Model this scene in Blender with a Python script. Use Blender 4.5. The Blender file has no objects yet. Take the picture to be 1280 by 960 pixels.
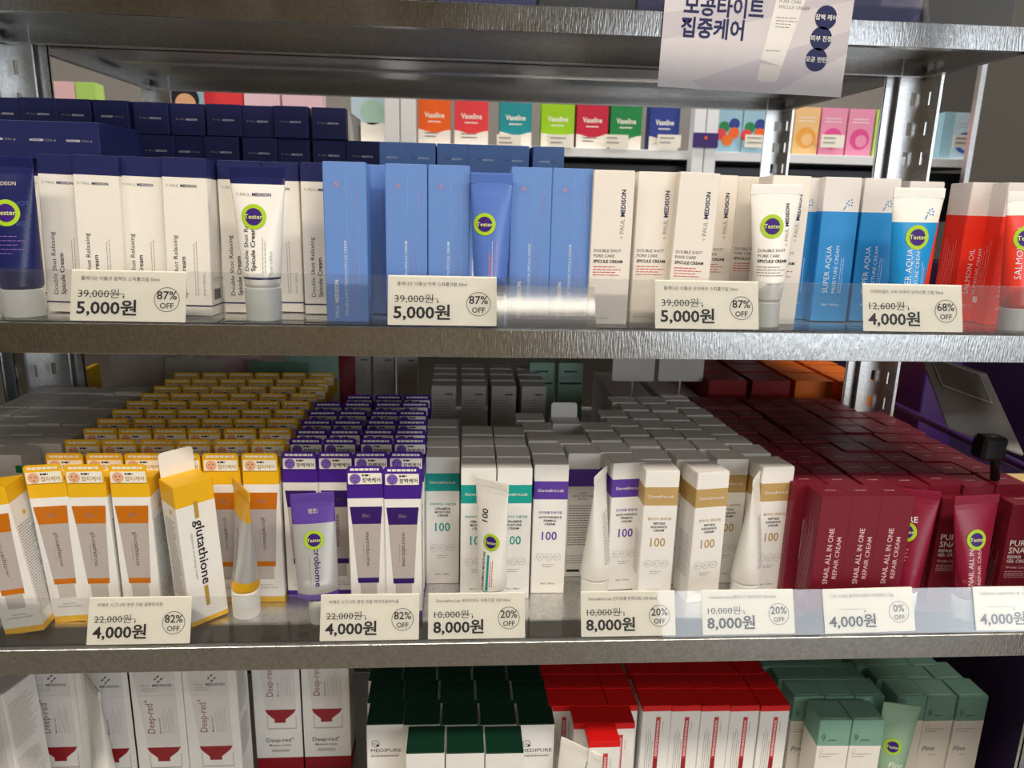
import bpy, math, random
from mathutils import Vector, Matrix
random.seed(7)
S = bpy.context.scene
COL = S.collection
rad = math.radians

# ------------------------------------------------------------------ camera
F = 941.15                                  # focal length in pixels of the 1280 x 960 frame
PITCH, YAW, ROLL = 0.24418186, 0.07295329, 0.02527886
CAM = Vector((0, -0.66, 0.115))             # world: X along the shelf, Y into it, Z up, 0 = front edge of the upper shelf
def _axes():
    cp, sp, cy, sy = math.cos(PITCH), math.sin(PITCH), math.cos(YAW), math.sin(YAW)
    f = Vector((sy*cp, cy*cp, -sp)); r = Vector((cy, -sy, 0)); d = f.cross(r)
    cr, sr = math.cos(ROLL), math.sin(ROLL)
    return cr*r - sr*d, sr*r + cr*d, f
AXR, AXD, AXF = _axes()
cam = bpy.data.cameras.new('camera'); camo = bpy.data.objects.new('camera', cam); COL.objects.link(camo)
camo.matrix_world = Matrix(((AXR.x, -AXD.x, -AXF.x, CAM.x), (AXR.y, -AXD.y, -AXF.y, CAM.y), (AXR.z, -AXD.z, -AXF.z, CAM.z), (0, 0, 0, 1)))
cam.sensor_width = 36; cam.lens = F/1280*36; cam.clip_start = .01
cam.dof.use_dof = True; cam.dof.focus_distance = .72; cam.dof.aperture_fstop = 10
S.camera = camo
def _ray(px, py): return AXR*((px-640)/F) + AXD*((py-480)/F) + AXF
def at(px, py, Y):                          # the point of a pixel on the upright plane at depth Y
    r = _ray(px, py); return CAM + r*((Y-CAM.y)/r.y)
def on(px, py, Z):                          # the point of a pixel on the level plane at height Z
    r = _ray(px, py); return CAM + r*((Z-CAM.z)/r.z)

# ------------------------------------------------------------------ light
S.view_settings.view_transform = 'Standard'; S.view_settings.look = 'None'
S.view_settings.gamma = 1; S.view_settings.use_curve_mapping = False
S.view_settings.exposure = -0.38
W = bpy.data.worlds.new('room_air'); S.world = W; W.use_nodes = True
W.node_tree.nodes['Background'].inputs[0].default_value = (.9, .92, 1, 1)
W.node_tree.nodes['Background'].inputs[1].default_value = .1
def area(name, loc, rot, sx, sy, power, col):
    l = bpy.data.lights.new(name, 'AREA'); l.shape = 'RECTANGLE'; l.size = sx; l.size_y = sy; l.energy = power; l.color = col
    o = bpy.data.objects.new(name, l); COL.objects.link(o); o.location = loc; o.rotation_euler = rot
    return o
WARM = (1, .89, .74)
for x in (-1.15, .25, 1.65): area('ceiling_lamp', (x, -1.15, 1.7), (rad(10), 0, 0), 1.1, .22, 32, WARM)
for x in (-1.6, .3, 2.2): area('ceiling_lamp', (x, -2.3, 1.7), (0, 0, 0), 1.1, .2, 9, (1, .93, .82))
for x in (-.8, .5, 1.8): area('aisle_lamp', (x, 1.02, 1.7), (rad(10), 0, 0), 1.1, .12, 24, (1, .95, .88))
area('daylight_window', (2.75, -4.44, .25), (rad(90), 0, 0), 2.7, 2.1, 95, (.86, .93, 1))

# ------------------------------------------------------------------ materials
def lin(c):
    c = c/255; return c/12.92 if c <= .04045 else ((c+.055)/1.055)**2.4
MATS = {}
def mat(name, rgb, rough=.48, spec=.35, metal=0., vary=.04, scale=90., bump=0., bscale=400., stretch=None):
    if name in MATS: return MATS[name]
    m = bpy.data.materials.new(name); m.use_nodes = True; nt = m.node_tree; b = nt.nodes['Principled BSDF']
    c = [lin(v) for v in rgb]
    tc = nt.nodes.new('ShaderNodeTexCoord'); nz = nt.nodes.new('ShaderNodeTexNoise'); nz.inputs['Scale'].default_value = scale
    nt.links.new(tc.outputs['Object'], nz.inputs['Vector'])
    mx = nt.nodes.new('ShaderNodeMix'); mx.data_type = 'RGBA'
    mx.inputs[6].default_value = [max(0, v*(1-vary)) for v in c]+[1]; mx.inputs[7].default_value = [min(1, v*(1+vary)) for v in c]+[1]
    nt.links.new(nz.outputs['Fac'], mx.inputs[0]); nt.links.new(mx.outputs[2], b.inputs['Base Color'])
    b.inputs['Roughness'].default_value = rough; b.inputs['Specular IOR Level'].default_value = spec; b.inputs['Metallic'].default_value = metal
    if bump:
        n2 = nt.nodes.new('ShaderNodeTexNoise'); n2.inputs['Scale'].default_value = bscale
        if stretch:
            mp = nt.nodes.new('ShaderNodeMapping'); mp.inputs['Scale'].default_value = stretch
            nt.links.new(tc.outputs['Object'], mp.inputs['Vector']); nt.links.new(mp.outputs['Vector'], n2.inputs['Vector'])
        else: nt.links.new(tc.outputs['Object'], n2.inputs['Vector'])
        bp = nt.nodes.new('ShaderNodeBump'); bp.inputs['Strength'].default_value = bump; bp.inputs['Distance'].default_value = .0006
        nt.links.new(n2.outputs['Fac'], bp.inputs['Height']); nt.links.new(bp.outputs['Normal'], b.inputs['Normal'])
    MATS[name] = m; return m
def galvanised(name, base, rough, stipple):
    m = bpy.data.materials.new(name); m.use_nodes = True; nt = m.node_tree; b = nt.nodes['Principled BSDF']
    tc = nt.nodes.new('ShaderNodeTexCoord')
    v = nt.nodes.new('ShaderNodeTexVoronoi'); v.inputs['Scale'].default_value = 330
    nt.links.new(tc.outputs['Object'], v.inputs['Vector'])
    r = nt.nodes.new('ShaderNodeValToRGB')
    c = lin(base); r.color_ramp.elements[0].color = (c*.86, c*.86, c*.85, 1); r.color_ramp.elements[1].color = (c*1.12, c*1.12, c*1.12, 1)
    nt.links.new(v.outputs['Color'], r.inputs['Fac']); nt.links.new(r.outputs['Color'], b.inputs['Base Color'])
    b.inputs['Metallic'].default_value = 1
    n = nt.nodes.new('ShaderNodeTexNoise'); n.inputs['Scale'].default_value = 14; nt.links.new(tc.outputs['Object'], n.inputs['Vector'])
    mr = nt.nodes.new('ShaderNodeMapRange'); mr.inputs['To Min'].default_value = rough-.07; mr.inputs['To Max'].default_value = rough+.1
    nt.links.new(n.outputs['Fac'], mr.inputs['Value']); nt.links.new(mr.outputs['Result'], b.inputs['Roughness'])
    mp = nt.nodes.new('ShaderNodeMapping'); mp.inputs['Scale'].default_value = (620, 620, 90) if stipple else (240, 240, 240)
    nt.links.new(tc.outputs['Object'], mp.inputs['Vector'])
    n2 = nt.nodes.new('ShaderNodeTexNoise'); n2.inputs['Scale'].default_value = 1; nt.links.new(mp.outputs['Vector'], n2.inputs['Vector'])
    bp = nt.nodes.new('ShaderNodeBump'); bp.inputs['Strength'].default_value = .55 if stipple else .25; bp.inputs['Distance'].default_value = .0004
    nt.links.new(n2.outputs['Fac'], bp.inputs['Height']); nt.links.new(bp.outputs['Normal'], b.inputs['Normal'])
    MATS[name] = m; return m
def clear(name, tint, gloss=1.45, rough=.02, haze=0.):
    m = bpy.data.materials.new(name); m.use_nodes = True; nt = m.node_tree; nt.nodes.remove(nt.nodes['Principled BSDF'])
    out = nt.nodes['Material Output']
    t = nt.nodes.new('ShaderNodeBsdfTransparent'); t.inputs[0].default_value = tint+(1,)
    g = nt.nodes.new('ShaderNodeBsdfGlossy'); g.inputs['Roughness'].default_value = rough
    fr = nt.nodes.new('ShaderNodeFresnel'); fr.inputs['IOR'].default_value = gloss
    mx = nt.nodes.new('ShaderNodeMixShader'); nt.links.new(fr.outputs[0], mx.inputs[0]); nt.links.new(t.outputs[0], mx.inputs[1]); nt.links.new(g.outputs[0], mx.inputs[2])
    last = mx
    if haze:
        d = nt.nodes.new('ShaderNodeBsdfDiffuse'); d.inputs[0].default_value = (.8, .82, .84, 1)
        m2 = nt.nodes.new('ShaderNodeMixShader'); m2.inputs[0].default_value = haze
        nt.links.new(mx.outputs[0], m2.inputs[1]); nt.links.new(d.outputs[0], m2.inputs[2]); last = m2
    nt.links.new(last.outputs[0], out.inputs['Surface']); MATS[name] = m; return m
galvanised('zinc', 222, .34, False); galvanised('zinc_lip', 172, .19, True)
clear('acrylic', (.995, .997, .997), 1.45, .02, .008); clear('sleeve_film', (.97, .98, .98), 1.42, .16, .02); clear('sign_acrylic', (.9, .91, .92), 1.5, .05, .22)
for n, c in dict(cream=(238, 233, 224), paper=(244, 240, 228), white=(240, 238, 234), navy=(30, 35, 88), blueink=(150, 146, 200), blueline=(150, 182, 232), blue=(106, 144, 210), blueprint=(226, 236, 250), salmonink=(236, 140, 120),
                 bluedark=(66, 92, 150), pore=(236, 229, 220), aqua=(40, 138, 208), red=(232, 56, 38), redink=(205, 60, 62), black=(26, 24, 32), grey=(150, 146, 144), softgrey=(196, 190, 184),
                 yellow=(238, 184, 26), gold=(186, 150, 62), orange=(200, 112, 14), silver=(186, 176, 172), purple=(70, 28, 142), purpledark=(52, 22, 104), lilac=(128, 96, 182),
                 teal=(20, 158, 150), violet=(92, 58, 160), tan=(190, 158, 100), maroon=(120, 24, 42), rose=(232, 190, 196), green=(170, 204, 36), tester=(58, 22, 118), testink=(226, 232, 150),
                 forest=(10, 52, 36), scarlet=(222, 22, 20), deepred=(150, 18, 30), sage=(122, 164, 148), sageink=(40, 70, 66), pinkdeep=(214, 70, 140), peachdeep=(226, 160, 60), skydeep=(60, 100, 170), pink=(222, 140, 172), peach=(228, 186, 128), skin=(232, 178, 140),
                 sky=(150, 190, 208), lime=(150, 200, 20), cherry=(196, 26, 60), leaf=(20, 130, 66), royal=(34, 56, 140), lagoon=(20, 140, 150), tangerine=(236, 96, 16), coral=(226, 58, 66),
                 lightpink=(236, 200, 214), mint=(170, 206, 190), crimson=(150, 14, 26), amber=(226, 112, 10), kraft=(206, 178, 120), ash=(226, 222, 220), leafpale=(176, 214, 110), icy=(190, 214, 228), pastel=(218, 213, 218), shade=(203, 197, 206)).items():
    mat(n, c)
mat('tubewhite', (242, 240, 234), .3, .5); mat('tubenavy', (28, 34, 92), .3, .5); mat('tubeblue', (88, 122, 200), .28, .5); mat('tubeaqua', (28, 146, 216), .28, .5); mat('tubered', (232, 60, 40), .3, .5)
mat('tubemaroon', (134, 16, 50), .3, .5); mat('tubesilver', (196, 196, 196), .33, .5, .35); mat('tubeyellow', (222, 168, 20), .3, .5); mat('tubepurple', (94, 66, 160), .32, .5); mat('tubesage', (150, 182, 152), .3, .5)
mat('cap', (240, 240, 236), .35, .5); mat('capclear', (226, 228, 226), .3, .5)
mat('plaster', (128, 124, 120), .8, .2); mat('plaster_warm', (226, 208, 172), .8, .2); mat('plaster_dark', (92, 88, 84), .8, .2); mat('tile', (146, 140, 130), .18, .5, 0, .1, 3); mat('ceil', (150, 146, 140), .85, .2)
mat('darkshelf', (40, 42, 50), .4); mat('whitesteel', (226, 228, 232), .4, .5); mat('plum', (58, 22, 92), .35, .5); mat('plumdark', (40, 20, 60), .6); mat('blackplastic', (16, 16, 18), .4); mat('mesh', (150, 100, 110), .6)
mat('midgrey', (116, 112, 108), .5)

# ------------------------------------------------------------------ mesh builder
_TXT = {}
def glyphs(s, bold=0., shear=0.):
    k = (s, bold, shear)
    if k not in _TXT:
        cu = bpy.data.curves.new('t', 'FONT'); cu.body = s; cu.size = 1; cu.resolution_u = 2; cu.offset = bold; cu.shear = shear
        o = bpy.data.objects.new('t', cu); me = o.to_mesh()
        v = [(p.co.x, p.co.y) for p in me.vertices]; f = [tuple(p.vertices) for p in me.polygons]
        if not v: v, f = [(0, 0)], []
        x0, x1 = min(p[0] for p in v), max(p[0] for p in v)
        o.to_mesh_clear(); bpy.data.objects.remove(o); bpy.data.curves.remove(cu)
        _TXT[k] = ([(a-x0, b) for a, b in v], f, x1-x0)
    return _TXT[k]
class MB:
    def __init__(s): s.v = []; s.f = []; s.m = []; s.mats = []; s.sm = []
    def mi(s, m):
        if m not in s.mats: s.mats.append(m)
        return s.mats.index(m)
    def add(s, vs, fs, m, smooth=False):
        k = len(s.v); s.v += [tuple(p) for p in vs]; i = s.mi(m)
        for f in fs: s.f.append(tuple(k+j for j in f)); s.m.append(i); s.sm.append(smooth)
    def box(s, x0, x1, y0, y1, z0, z1, m, c=0.):
        if c <= 0:
            s.add([(x, y, z) for z in (z0, z1) for x, y in ((x0, y0), (x1, y0), (x1, y1), (x0, y1))], [(3, 2, 1, 0), (4, 5, 6, 7), (0, 1, 5, 4), (1, 2, 6, 5), (2, 3, 7, 6), (3, 0, 4, 7)], m)
        else:
            r0 = ring(x0+c, x1-c, y0+c, y1-c, c*.3); r1 = ring(x0, x1, y0, y1, c)
            s.loft([[(x, y, z) for x, y in r] for r, z in ((r0, z0), (r1, z0+c), (r1, z1-c), (r0, z1))], [m]*3, m, m)
    def loft(s, rings, mats, bot=None, top=None, smooth=False):
        n = len(rings[0])
        for i in range(len(rings)-1):
            s.add(rings[i]+rings[i+1], [(j, (j+1) % n, n+(j+1) % n, n+j) for j in range(n)], mats[i], smooth)
        if bot: s.add(rings[0], [tuple(reversed(range(n)))], bot)
        if top: s.add(rings[-1], [tuple(range(n))], top)
    def poly(s, pl, pts, m): s.add([pl(u, v) for u, v in pts], [tuple(range(len(pts)))], m)
    def rect(s, pl, u0, u1, v0, v1, m): s.poly(pl, [(u0, v0), (u1, v0), (u1, v1), (u0, v1)], m)
    def disc(s, pl, u, v, r, m, n=20): s.poly(pl, [(u+r*math.cos(a*math.tau/n), v+r*math.sin(a*math.tau/n)) for a in range(n)], m)
    def ringd(s, pl, u, v, r, t, m, n=24):
        p = [(u+q*math.cos(a*math.tau/n), v+q*math.sin(a*math.tau/n)) for q in (r-t, r) for a in range(n)]
        s.add([pl(*q) for q in p], [(j, n+j, n+(j+1) % n, (j+1) % n) for j in range(n)], m)
    def text(s, pl, txt, u, v, size, m, rot=0, anchor='l', bold=0., fit=None, shear=0.):
        vs, fs, w = glyphs(txt, bold, shear)
        kx = size if not fit else fit/w
        o = {'l': 0, 'c': -w/2, 'r': -w}[anchor]; out = []
        for a, b in vs:
            a = (a+o)*kx; b = b*size
            if rot == 90: a, b = -b, a
            elif rot == -90: a, b = b, -a
            elif rot == 180: a, b = -a, -b
            out.append(pl(u+a, v+b))
        s.add(out, fs, m)
    def greek(s, pl, u, v, w, n, dv, m, rot=0, th=.0005, seed=1, ragged=.35):   # rows of illegible small print
        rnd = random.Random(seed)
        for i in range(n):
            x = 0; end = w*(1-ragged*rnd.random())
            while x < end:
                l = min(.0015+.003*rnd.random(), end-x)
                if rot == 0: s.rect(pl, u+x, u+x+l, v-i*dv, v-i*dv+th, m)
                else: s.rect(pl, u+i*dv, u+i*dv+th, v+x, v+x+l, m)
                x += l+.0007
    def mesh(s, name):
        me = bpy.data.meshes.new(name); me.from_pydata(s.v, [], s.f)
        for m in s.mats: me.materials.append(MATS[m])
        me.polygons.foreach_set('material_index', s.m); me.polygons.foreach_set('use_smooth', s.sm); me.update()
        return me
def ring(x0, x1, y0, y1, c):
    return [(x0+c, y0), (x1-c, y0), (x1, y0+c), (x1, y1-c), (x1-c, y1), (x0+c, y1), (x0, y1-c), (x0, y0+c)]
def rrect(u0, u1, v0, v1, r, n=4, corners=(1, 1, 1, 1)):
    p = []
    for (cu, cv, a0), on_ in zip(((u0+r, v0+r, 180), (u1-r, v0+r, 270), (u1-r, v1-r, 0), (u0+r, v1-r, 90)), corners):
        if on_: p += [(cu+r*math.cos(rad(a0+90*k/n)), cv+r*math.sin(rad(a0+90*k/n))) for k in range(n+1)]
        else: p.append((cu+(r if a0 in (270, 0) else -r), cv+(r if a0 in (0, 90) else -r)))
    return p
def prism(mb, pts, y0, y1, m):                # outline in X-Z, thickness along Y
    n = len(pts)
    mb.add([(u, y0, v) for u, v in pts]+[(u, y1, v) for u, v in pts], [tuple(range(n)), tuple(reversed(range(n, 2*n)))]+[((j+1) % n, j, n+j, n+(j+1) % n) for j in range(n)], m)
def tube_path(mb, pts, r, m, n=8):
    rings = []
    for i, p in enumerate(pts):
        p = Vector(p); t = (Vector(pts[min(i+1, len(pts)-1)])-Vector(pts[max(i-1, 0)])).normalized()
        a = t.orthogonal().normalized() if i == 0 else (a-t*a.dot(t)).normalized()
        b = t.cross(a); rings.append([tuple(p+a*r*math.cos(k*math.tau/n)+b*r*math.sin(k*math.tau/n)) for k in range(n)])
    mb.loft(rings, [m]*(len(rings)-1), m, m, True)
def obj(name, me, parent=None, loc=None, rot=None):
    o = bpy.data.objects.new(name, me); COL.objects.link(o); o.parent = parent
    if loc is not None: o.location = loc
    if rot is not None: o.rotation_euler = rot
    return o
def tag(o, label, cat, group=None):
    o['label'] = label; o['category'] = cat
    if group: o['group'] = group
    return o
def struct(name, me, loc=None):
    o = obj(name, me, None, loc); o['kind'] = 'structure'; return o
class Proto:                                  # a kind of thing: its body mesh and the meshes of its parts
    def __init__(s, name, body, parts): s.name, s.body, s.parts = name, body, parts
    def put(s, loc, label, cat, group=None, rx=0, ry=0, rz=0, skip=()):
        o = obj(s.name, s.body, None, loc, (rad(rx), rad(ry), rad(rz))); tag(o, label, cat, group); made = []
        for n, me, up in s.parts:
            if n in skip: made.append(None); continue
            c = obj(n, me, o if up is None else made[up]); made.append(c)
        return o

# ------------------------------------------------------------------ cartons: origin at the middle of the back bottom edge, front towards -Y
def planes(w, d, h, e=.00025):
    return (lambda u, v: (u, -d-e, v)), (lambda u, v: (-w/2-e, -u, v)), (lambda u, v: (w/2+e, -d+u, v)), (lambda u, v: (u, v-d, h+.0006+e+.0009*max(0, 1-v/d)**1.5))
def carton(w, d, h, layers, lidmat, prints=None, lidprint=None, c=.0007, bulge=.0009):
    b = MB(); rg = ring(-w/2, w/2, -d, 0, c); zs = [0]+[z for z, _ in layers]
    b.loft([[(x, y, z) for x, y in rg] for z in zs], [m for _, m in layers], layers[0][1], layers[-1][1])
    fr, le, ri, tp = planes(w, d, h)
    if prints: prints(b, fr, le, ri)
    l = MB(); g = .0004
    r0 = ring(-w/2+g, w/2-g, -d+g*.5, -g, c); r1 = ring(-w/2+2*g, w/2-2*g, -d+1.6*g, -2*g, c)
    up_ = lambda y: bulge*max(0, -y/d)**1.5
    l.loft([[(x, y, h) for x, y in r0], [(x, y, h+.0004+up_(y)) for x, y in r0], [(x, y, h+.0006+up_(y)) for x, y in r1]], [lidmat]*2, None, lidmat)
    if lidprint: lidprint(l, tp)
    return b, l
def plus_logo(b, pl, u, v, s, m, rot=0):      # four small bars set in a diamond
    for du, dv in ((0, 1), (0, -1), (1, 0), (-1, 0)):
        b.poly(pl, [(u+s*(du*.62+a), v+s*(dv*.62+c)) for a, c in ((-.1, -.34), (.34, .1), (.1, .34), (-.34, -.1))], m)
def logo_line(b, pl, u, v, size, m, m2, rot=0, anchor='l', fit=None):
    # "PAUL MEDISON": thin first word, heavy second
    w1 = glyphs('PAUL', -.005)[2]*size; w2 = glyphs('MEDISON', .022)[2]*size; g = size*.42
    if rot == 0:
        b.text(pl, 'PAUL', u, v, size, m2, 0, 'l', -.005); b.text(pl, 'MEDISON', u+w1+g, v, size, m, 0, 'l', .022)
    else:
        b.text(pl, 'PAUL', u, v, size, m2, 90, 'l', -.005); b.text(pl, 'MEDISON', u, v+w1+g, size, m, 90, 'l', .022)

# --- white and navy relaxing cream box
def p_relax(b, fr, le, ri):
    w = .0389; h = .138
    plus_logo(b, fr, -.0152, .1155, .0012, 'grey'); logo_line(b, fr, -.0125, .1142, .0033, 'navy', 'grey')
    b.text(fr, 'Double Shot Relaxing', -.0088, .016, .0056, 'black', 90, 'l', -.004, .056); b.text(fr, 'Spicule Cream', -.0022, .016, .0056, 'black', 90, 'l', .012, .037)
    b.greek(fr, .0055, .018, .052, 2, .0022, 'grey', 90, .0005, 3); b.text(fr, '50 ml / 1.69 fl.oz', .0145, .018, .003, 'grey', 90)
    b.rect(fr, -w/2, w/2, .0082, .0096, 'navy'); b.rect(ri, 0, .036, .0082, .0096, 'navy'); b.rect(le, 0, .036, .0082, .0096, 'navy')
    for q in range(14): b.rect(ri, .008+q*.0013, .0086+q*.0013+(.0004 if q % 3 else 0), .014, .024, 'black')
    b.greek(ri, .006, .034, .026, 3, .0016, 'grey', 0, .0005, 4)
def l_relax(b, tp):
    plus_logo(b, tp, -.0118, .0175, .0011, 'softgrey'); logo_line(b, tp, -.0092, .0163, .0029, 'pastel', 'grey')
b, l = carton(.0389, .0345, .138, [(.1225, 'cream'), (.138, 'navy')], 'navy', p_relax, l_relax)
RELAX = Proto('relaxing_cream_box', b.mesh('relaxing_cream_box'), [('lid', l.mesh('lid'), None)])
# --- blue tension cream box
def p_blue(b, fr, le, ri):
    plus_logo(b, fr, -.007, .1205, .0022, 'salmonink'); b.ringd(fr, -.007, .1205, .0036, .0002, 'blueink')
    b.rect(fr, .0012, .0015, .004, .13, 'blueline'); b.rect(fr, .0112, .0114, .03, .12, 'blueline')
    logo_line(b, fr, -.0075, .004, .0048, 'white', 'blueprint', 90)
    b.text(fr, 'DOUBLE SHOT TENSION SPICULE CREAM', .0005, .006, .0031, 'blueprint', 90, 'l', .004, .066)
    b.greek(fr, .0055, .008, .064, 3, .0019, 'blueink', 90, .0005, 9); b.greek(fr, .0102, .1, .02, 1, .002, 'blueink', 90, .0012, 10)
def l_blue(b, tp):
    plus_logo(b, tp, -.0118, .0175, .0011, 'salmonink'); logo_line(b, tp, -.0092, .0163, .0029, 'blueprint', 'bluedark')
b, l = carton(.0375, .0345, .138, [(.138, 'blue')], 'blue', p_blue, l_blue)
BLUE = Proto('tension_cream_box', b.mesh('tension_cream_box'), [('lid', l.mesh('lid'), None)])
# --- cream coloured pore care box
def p_pore(b, fr, le, ri):
    plus_logo(b, fr, .0093, .0805, .0013, 'redink'); logo_line(b, fr, .0112, .084, .0056, 'navy', 'grey', 90)
    b.text(fr, 'DOUBLE SHOT', -.0155, .0672, .0038, 'black', 0, 'l', -.006); b.text(fr, 'PORE CARE', -.0155, .0625, .0038, 'black', 0, 'l', -.006)
    b.text(fr, 'SPICULE CREAM', -.0155, .0575, .0038, 'black', 0, 'l', .02)
    b.greek(fr, -.0155, .0535, .026, 4, .0025, 'redink', 0, .0007, 5); b.text(fr, '50ml / 1.69 fl.oz', -.0155, .0055, .0026, 'grey')
b, l = carton(.0375, .0345, .138, [(.138, 'pore')], 'pore', p_pore)
PORE = Proto('pore_cream_box', b.mesh('pore_cream_box'), [('lid', l.mesh('lid'), None)])
# --- aqua and salmon boxes
def drops(b, pl, u, v, s, m):
    for a in range(6):
        t = rad(60*a+10); r = s*(.6+.25*(a % 2))
        b.poly(pl, [(u+r*math.cos(t)+s*.42*math.cos(t+q)*(1 if abs(q) < .1 else .5), v+r*math.sin(t)+s*.42*math.sin(t+q)*(1 if abs(q) < .1 else .5)) for q in (0, 1.2, 2.4, 3.14, 3.9, 5.1)], m)
    b.poly(pl, [(u-s*1.8, v-s*1.9), (u-s*1.4, v-s*1.9), (u-s*.9, v-s*.7), (u-s*1.2, v-s*.8)], m)
def two(name, c, t1, t2, logo):
    def p(b, fr, le, ri):
        drops(b, fr, .0085, .1155, .0034, logo)
        b.text(fr, t1, -.0045, .028, .0078, 'blueprint', 90, 'l', -.006, .046 if len(t1) < 11 else .05); b.text(fr, t2, .0032, .028, .0052, 'blueprint', 90, 'l', -.006, .046)
        b.greek(fr, .0062, .028, .048, 2, .0022, 'blueprint', 90, .0004, 6); b.text(fr, '50ml / 1.69 fl.oz', -.009, .0155, .0028, 'blueprint')
        b.greek(le, .006, .028, .06, 6, .0036, 'rose' if c == 'red' else 'blueprint', 90, .0005, 8); b.rect(le, .006, .018, .02, .026, 'white')
    b, l = carton(.037, .0345, .138, [(.107, c), (.138, 'ash')], 'ash', p)
    return Proto(name, b.mesh(name), [('lid', l.mesh('lid'), None)])
AQUA = two('aqua_cream_box', 'aqua', 'SUPER AQUA', 'MOISTURE CREAM', 'aqua')
SALMON = two('salmon_oil_box', 'red', 'SALMON OIL', 'NUTRITIVE CREAM', 'red')
# --- tall boxes with a hang card
def headed(name, main, tube_top, tube_low, word, promo, ink, bottom, textside=False, bold_promo='black'):
    w, d, h = .0365, .0355, .15
    def p(b, fr, le, ri):
        b.poly(fr, [(-.016, .1256), (-.0142, .107), (.0142, .107), (.016, .1256)], tube_top); b.greek(fr, -.004, .117, .008, 3, .0014, 'silver', 0, .0009, 6, .05)
        b.poly(fr, [(-.0142, .107), (-.0108, .0478), (.0108, .0478), (.0142, .107)], 'silver')
        b.poly(fr, [(-.0108, .0478), (-.0104, .042), (.0104, .042), (.0108, .0478)], tube_low); b.poly(fr, [(-.0084, .042), (-.0082, .027), (.0082, .027), (.0084, .042)], 'softgrey')
        b.text(fr, word, -.0012, .098, .0058, ink, -90, 'l', .012, .037); b.greek(fr, -.004, .066, .03, 1, .002, 'grey', 90, .0005, 2)
        for k, t in enumerate(('SIGNATURE', 'NOURISHING CREAM')): b.text(fr, t, 0, .0195-k*.0032, .0024, 'grey', 0, 'c')
        b.disc(ri, .02, .118, .0026, 'yellow' if main == 'yellow' else 'lilac'); b.greek(ri, .004, .108, .028, 34, .0027, 'grey', 0, .0009, 11)
        b.disc(le, .02, .118, .0026, 'yellow' if main == 'yellow' else 'lilac'); b.greek(le, .004, .108, .028, 34, .0027, 'grey', 0, .0009, 12)
    b, l = carton(w, d, h, [(bottom, main), (.1345, 'white'), (h, main)], main, p)
    hc = MB(); prism(hc, rrect(-.0178, .0178, h-.001, h+.0185, .0035, 4, (0, 0, 1, 1)), -d-.0004, -d+.0002, main)
    hp = lambda u, v: (u, -d-.0006, v)
    hc.greek(hp, -.0142, h+.0138, .029, 1, .002, 'paper', 0, .0024, 5, .05)
    st = MB(); prism(st, rrect(-.0165, .0165, h-.0002, h+.0112, .0008, 2), -d-.0009, -d-.0005, 'paper')
    sp = lambda u, v: (u, -d-.0011, v)
    st.disc(sp, -.0095, h+.0055, .0054, 'skin' if main == 'yellow' else 'lilac'); 
    for du, dv in ((-.002, .0012), (.002, .0012), (0, -.0024)): st.disc(lambda u, v: (u, -d-.0013, v), -.0095+du, h+.0055+dv, .0006, 'black', 8)
    st.greek(sp, -.0028, h+.0082, .0075, 1, .002, 'black', 0, .0017, 7, .05); st.text(sp, promo, -.0028, h+.0022, .0052, bold_promo, 0, 'l', .012, .0178)
    return Proto(name, b.mesh(name), [('lid', l.mesh('lid'), None), ('hang_card', hc.mesh('hang_card'), None), ('promo_sticker', st.mesh('promo_sticker'), 1)])
GLUTA = headed('yellow_cream_box', 'yellow', 'orange', 'orange', 'glutathione', '잡티케어', 'black', .0065, True, 'gold')
MICRO = headed('purple_cream_box', 'purple', 'purpledark', 'purpledark', 'microbiome', '장벽케어', 'black', .0105)
# --- the white boxes with a colour band
def banded(name, c, kr, lines, plain=False, back=False):
    w, d, h = .037, .0365, .15
    def p(b, fr, le, ri):
        if back:
            for k in range(3): b.text(fr, ('CREAM', '주름개선 기능성 화장품', '용량 50ml')[k], 0, h-.047-k*.0036, .0026, 'black', 0, 'c')
            b.greek(fr, -.0155, h-.062, .031, 17, .003, 'black', 0, .0008, 21, .15); b.greek(fr, -.0155, h-.124, .031, 4, .003, 'grey', 0, .0007, 22); b.rect(fr, -.015, 0, .006, .009, 'black'); return
        b.text(fr, 'Dermafirm.Lab', 0, h-.0292, .0046, 'white', 0, 'c', .004)
        b.text(fr, kr, 0, h-.0545, .0034, c, 0, 'c', .008)
        for k, t in enumerate(lines): b.text(fr, t, 0, h-.0600-k*.004, .0036, 'black', 0, 'c', .018)
        b.text(fr, '100', 0, h-.0855, .0142, c, 0, 'c', .012, .0165)
        for k in (-1, 0, 1):
            b.ringd(fr, k*.0092, h-.1058, .0042, .0003, 'grey'); b.greek(fr, k*.0092-.0022, h-.1055, .0044, 2, .0012, 'grey', 0, .0004, 30+k)
        b.greek(fr, -.007, h-.1155, .017, 1, .002, 'grey', 0, .0006, 33); b.greek(fr, -.006, h-.118, .012, 1, .002, 'grey', 0, .0006, 34); b.text(fr, '50ml / 1.69fl.oz', 0, h-.139, .0026, 'black', 0, 'c')
        b.greek(le, .005, h-.075, .026, 18, .0028, 'grey', 0, .0008, 35, .2)
    b, l = carton(w, d, h, [(h-.038, 'white'), (h-.0171, c), (h, 'white')], 'white', p)
    return Proto(name, b.mesh(name), [('lid', l.mesh('lid'), None)])
CERA = banded('ceramide_cream_box', 'teal', '세라마이드 수분크림', ('CERAMIDE', 'MOISTURE', 'CREAM'))
ANTI = banded('firming_cream_box', 'violet', '안티링클 탄력크림', ('ANTI-WRINKLE', 'FIRMING', 'CREAM'))
ANTIB = banded('firming_cream_box', 'violet', '', (), back=True)
PEPT = banded('peptide_cream_box', 'tan', '펩타이드 광채크림', ('PEPTIDE', 'RADIANCE', 'CREAM'))
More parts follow.
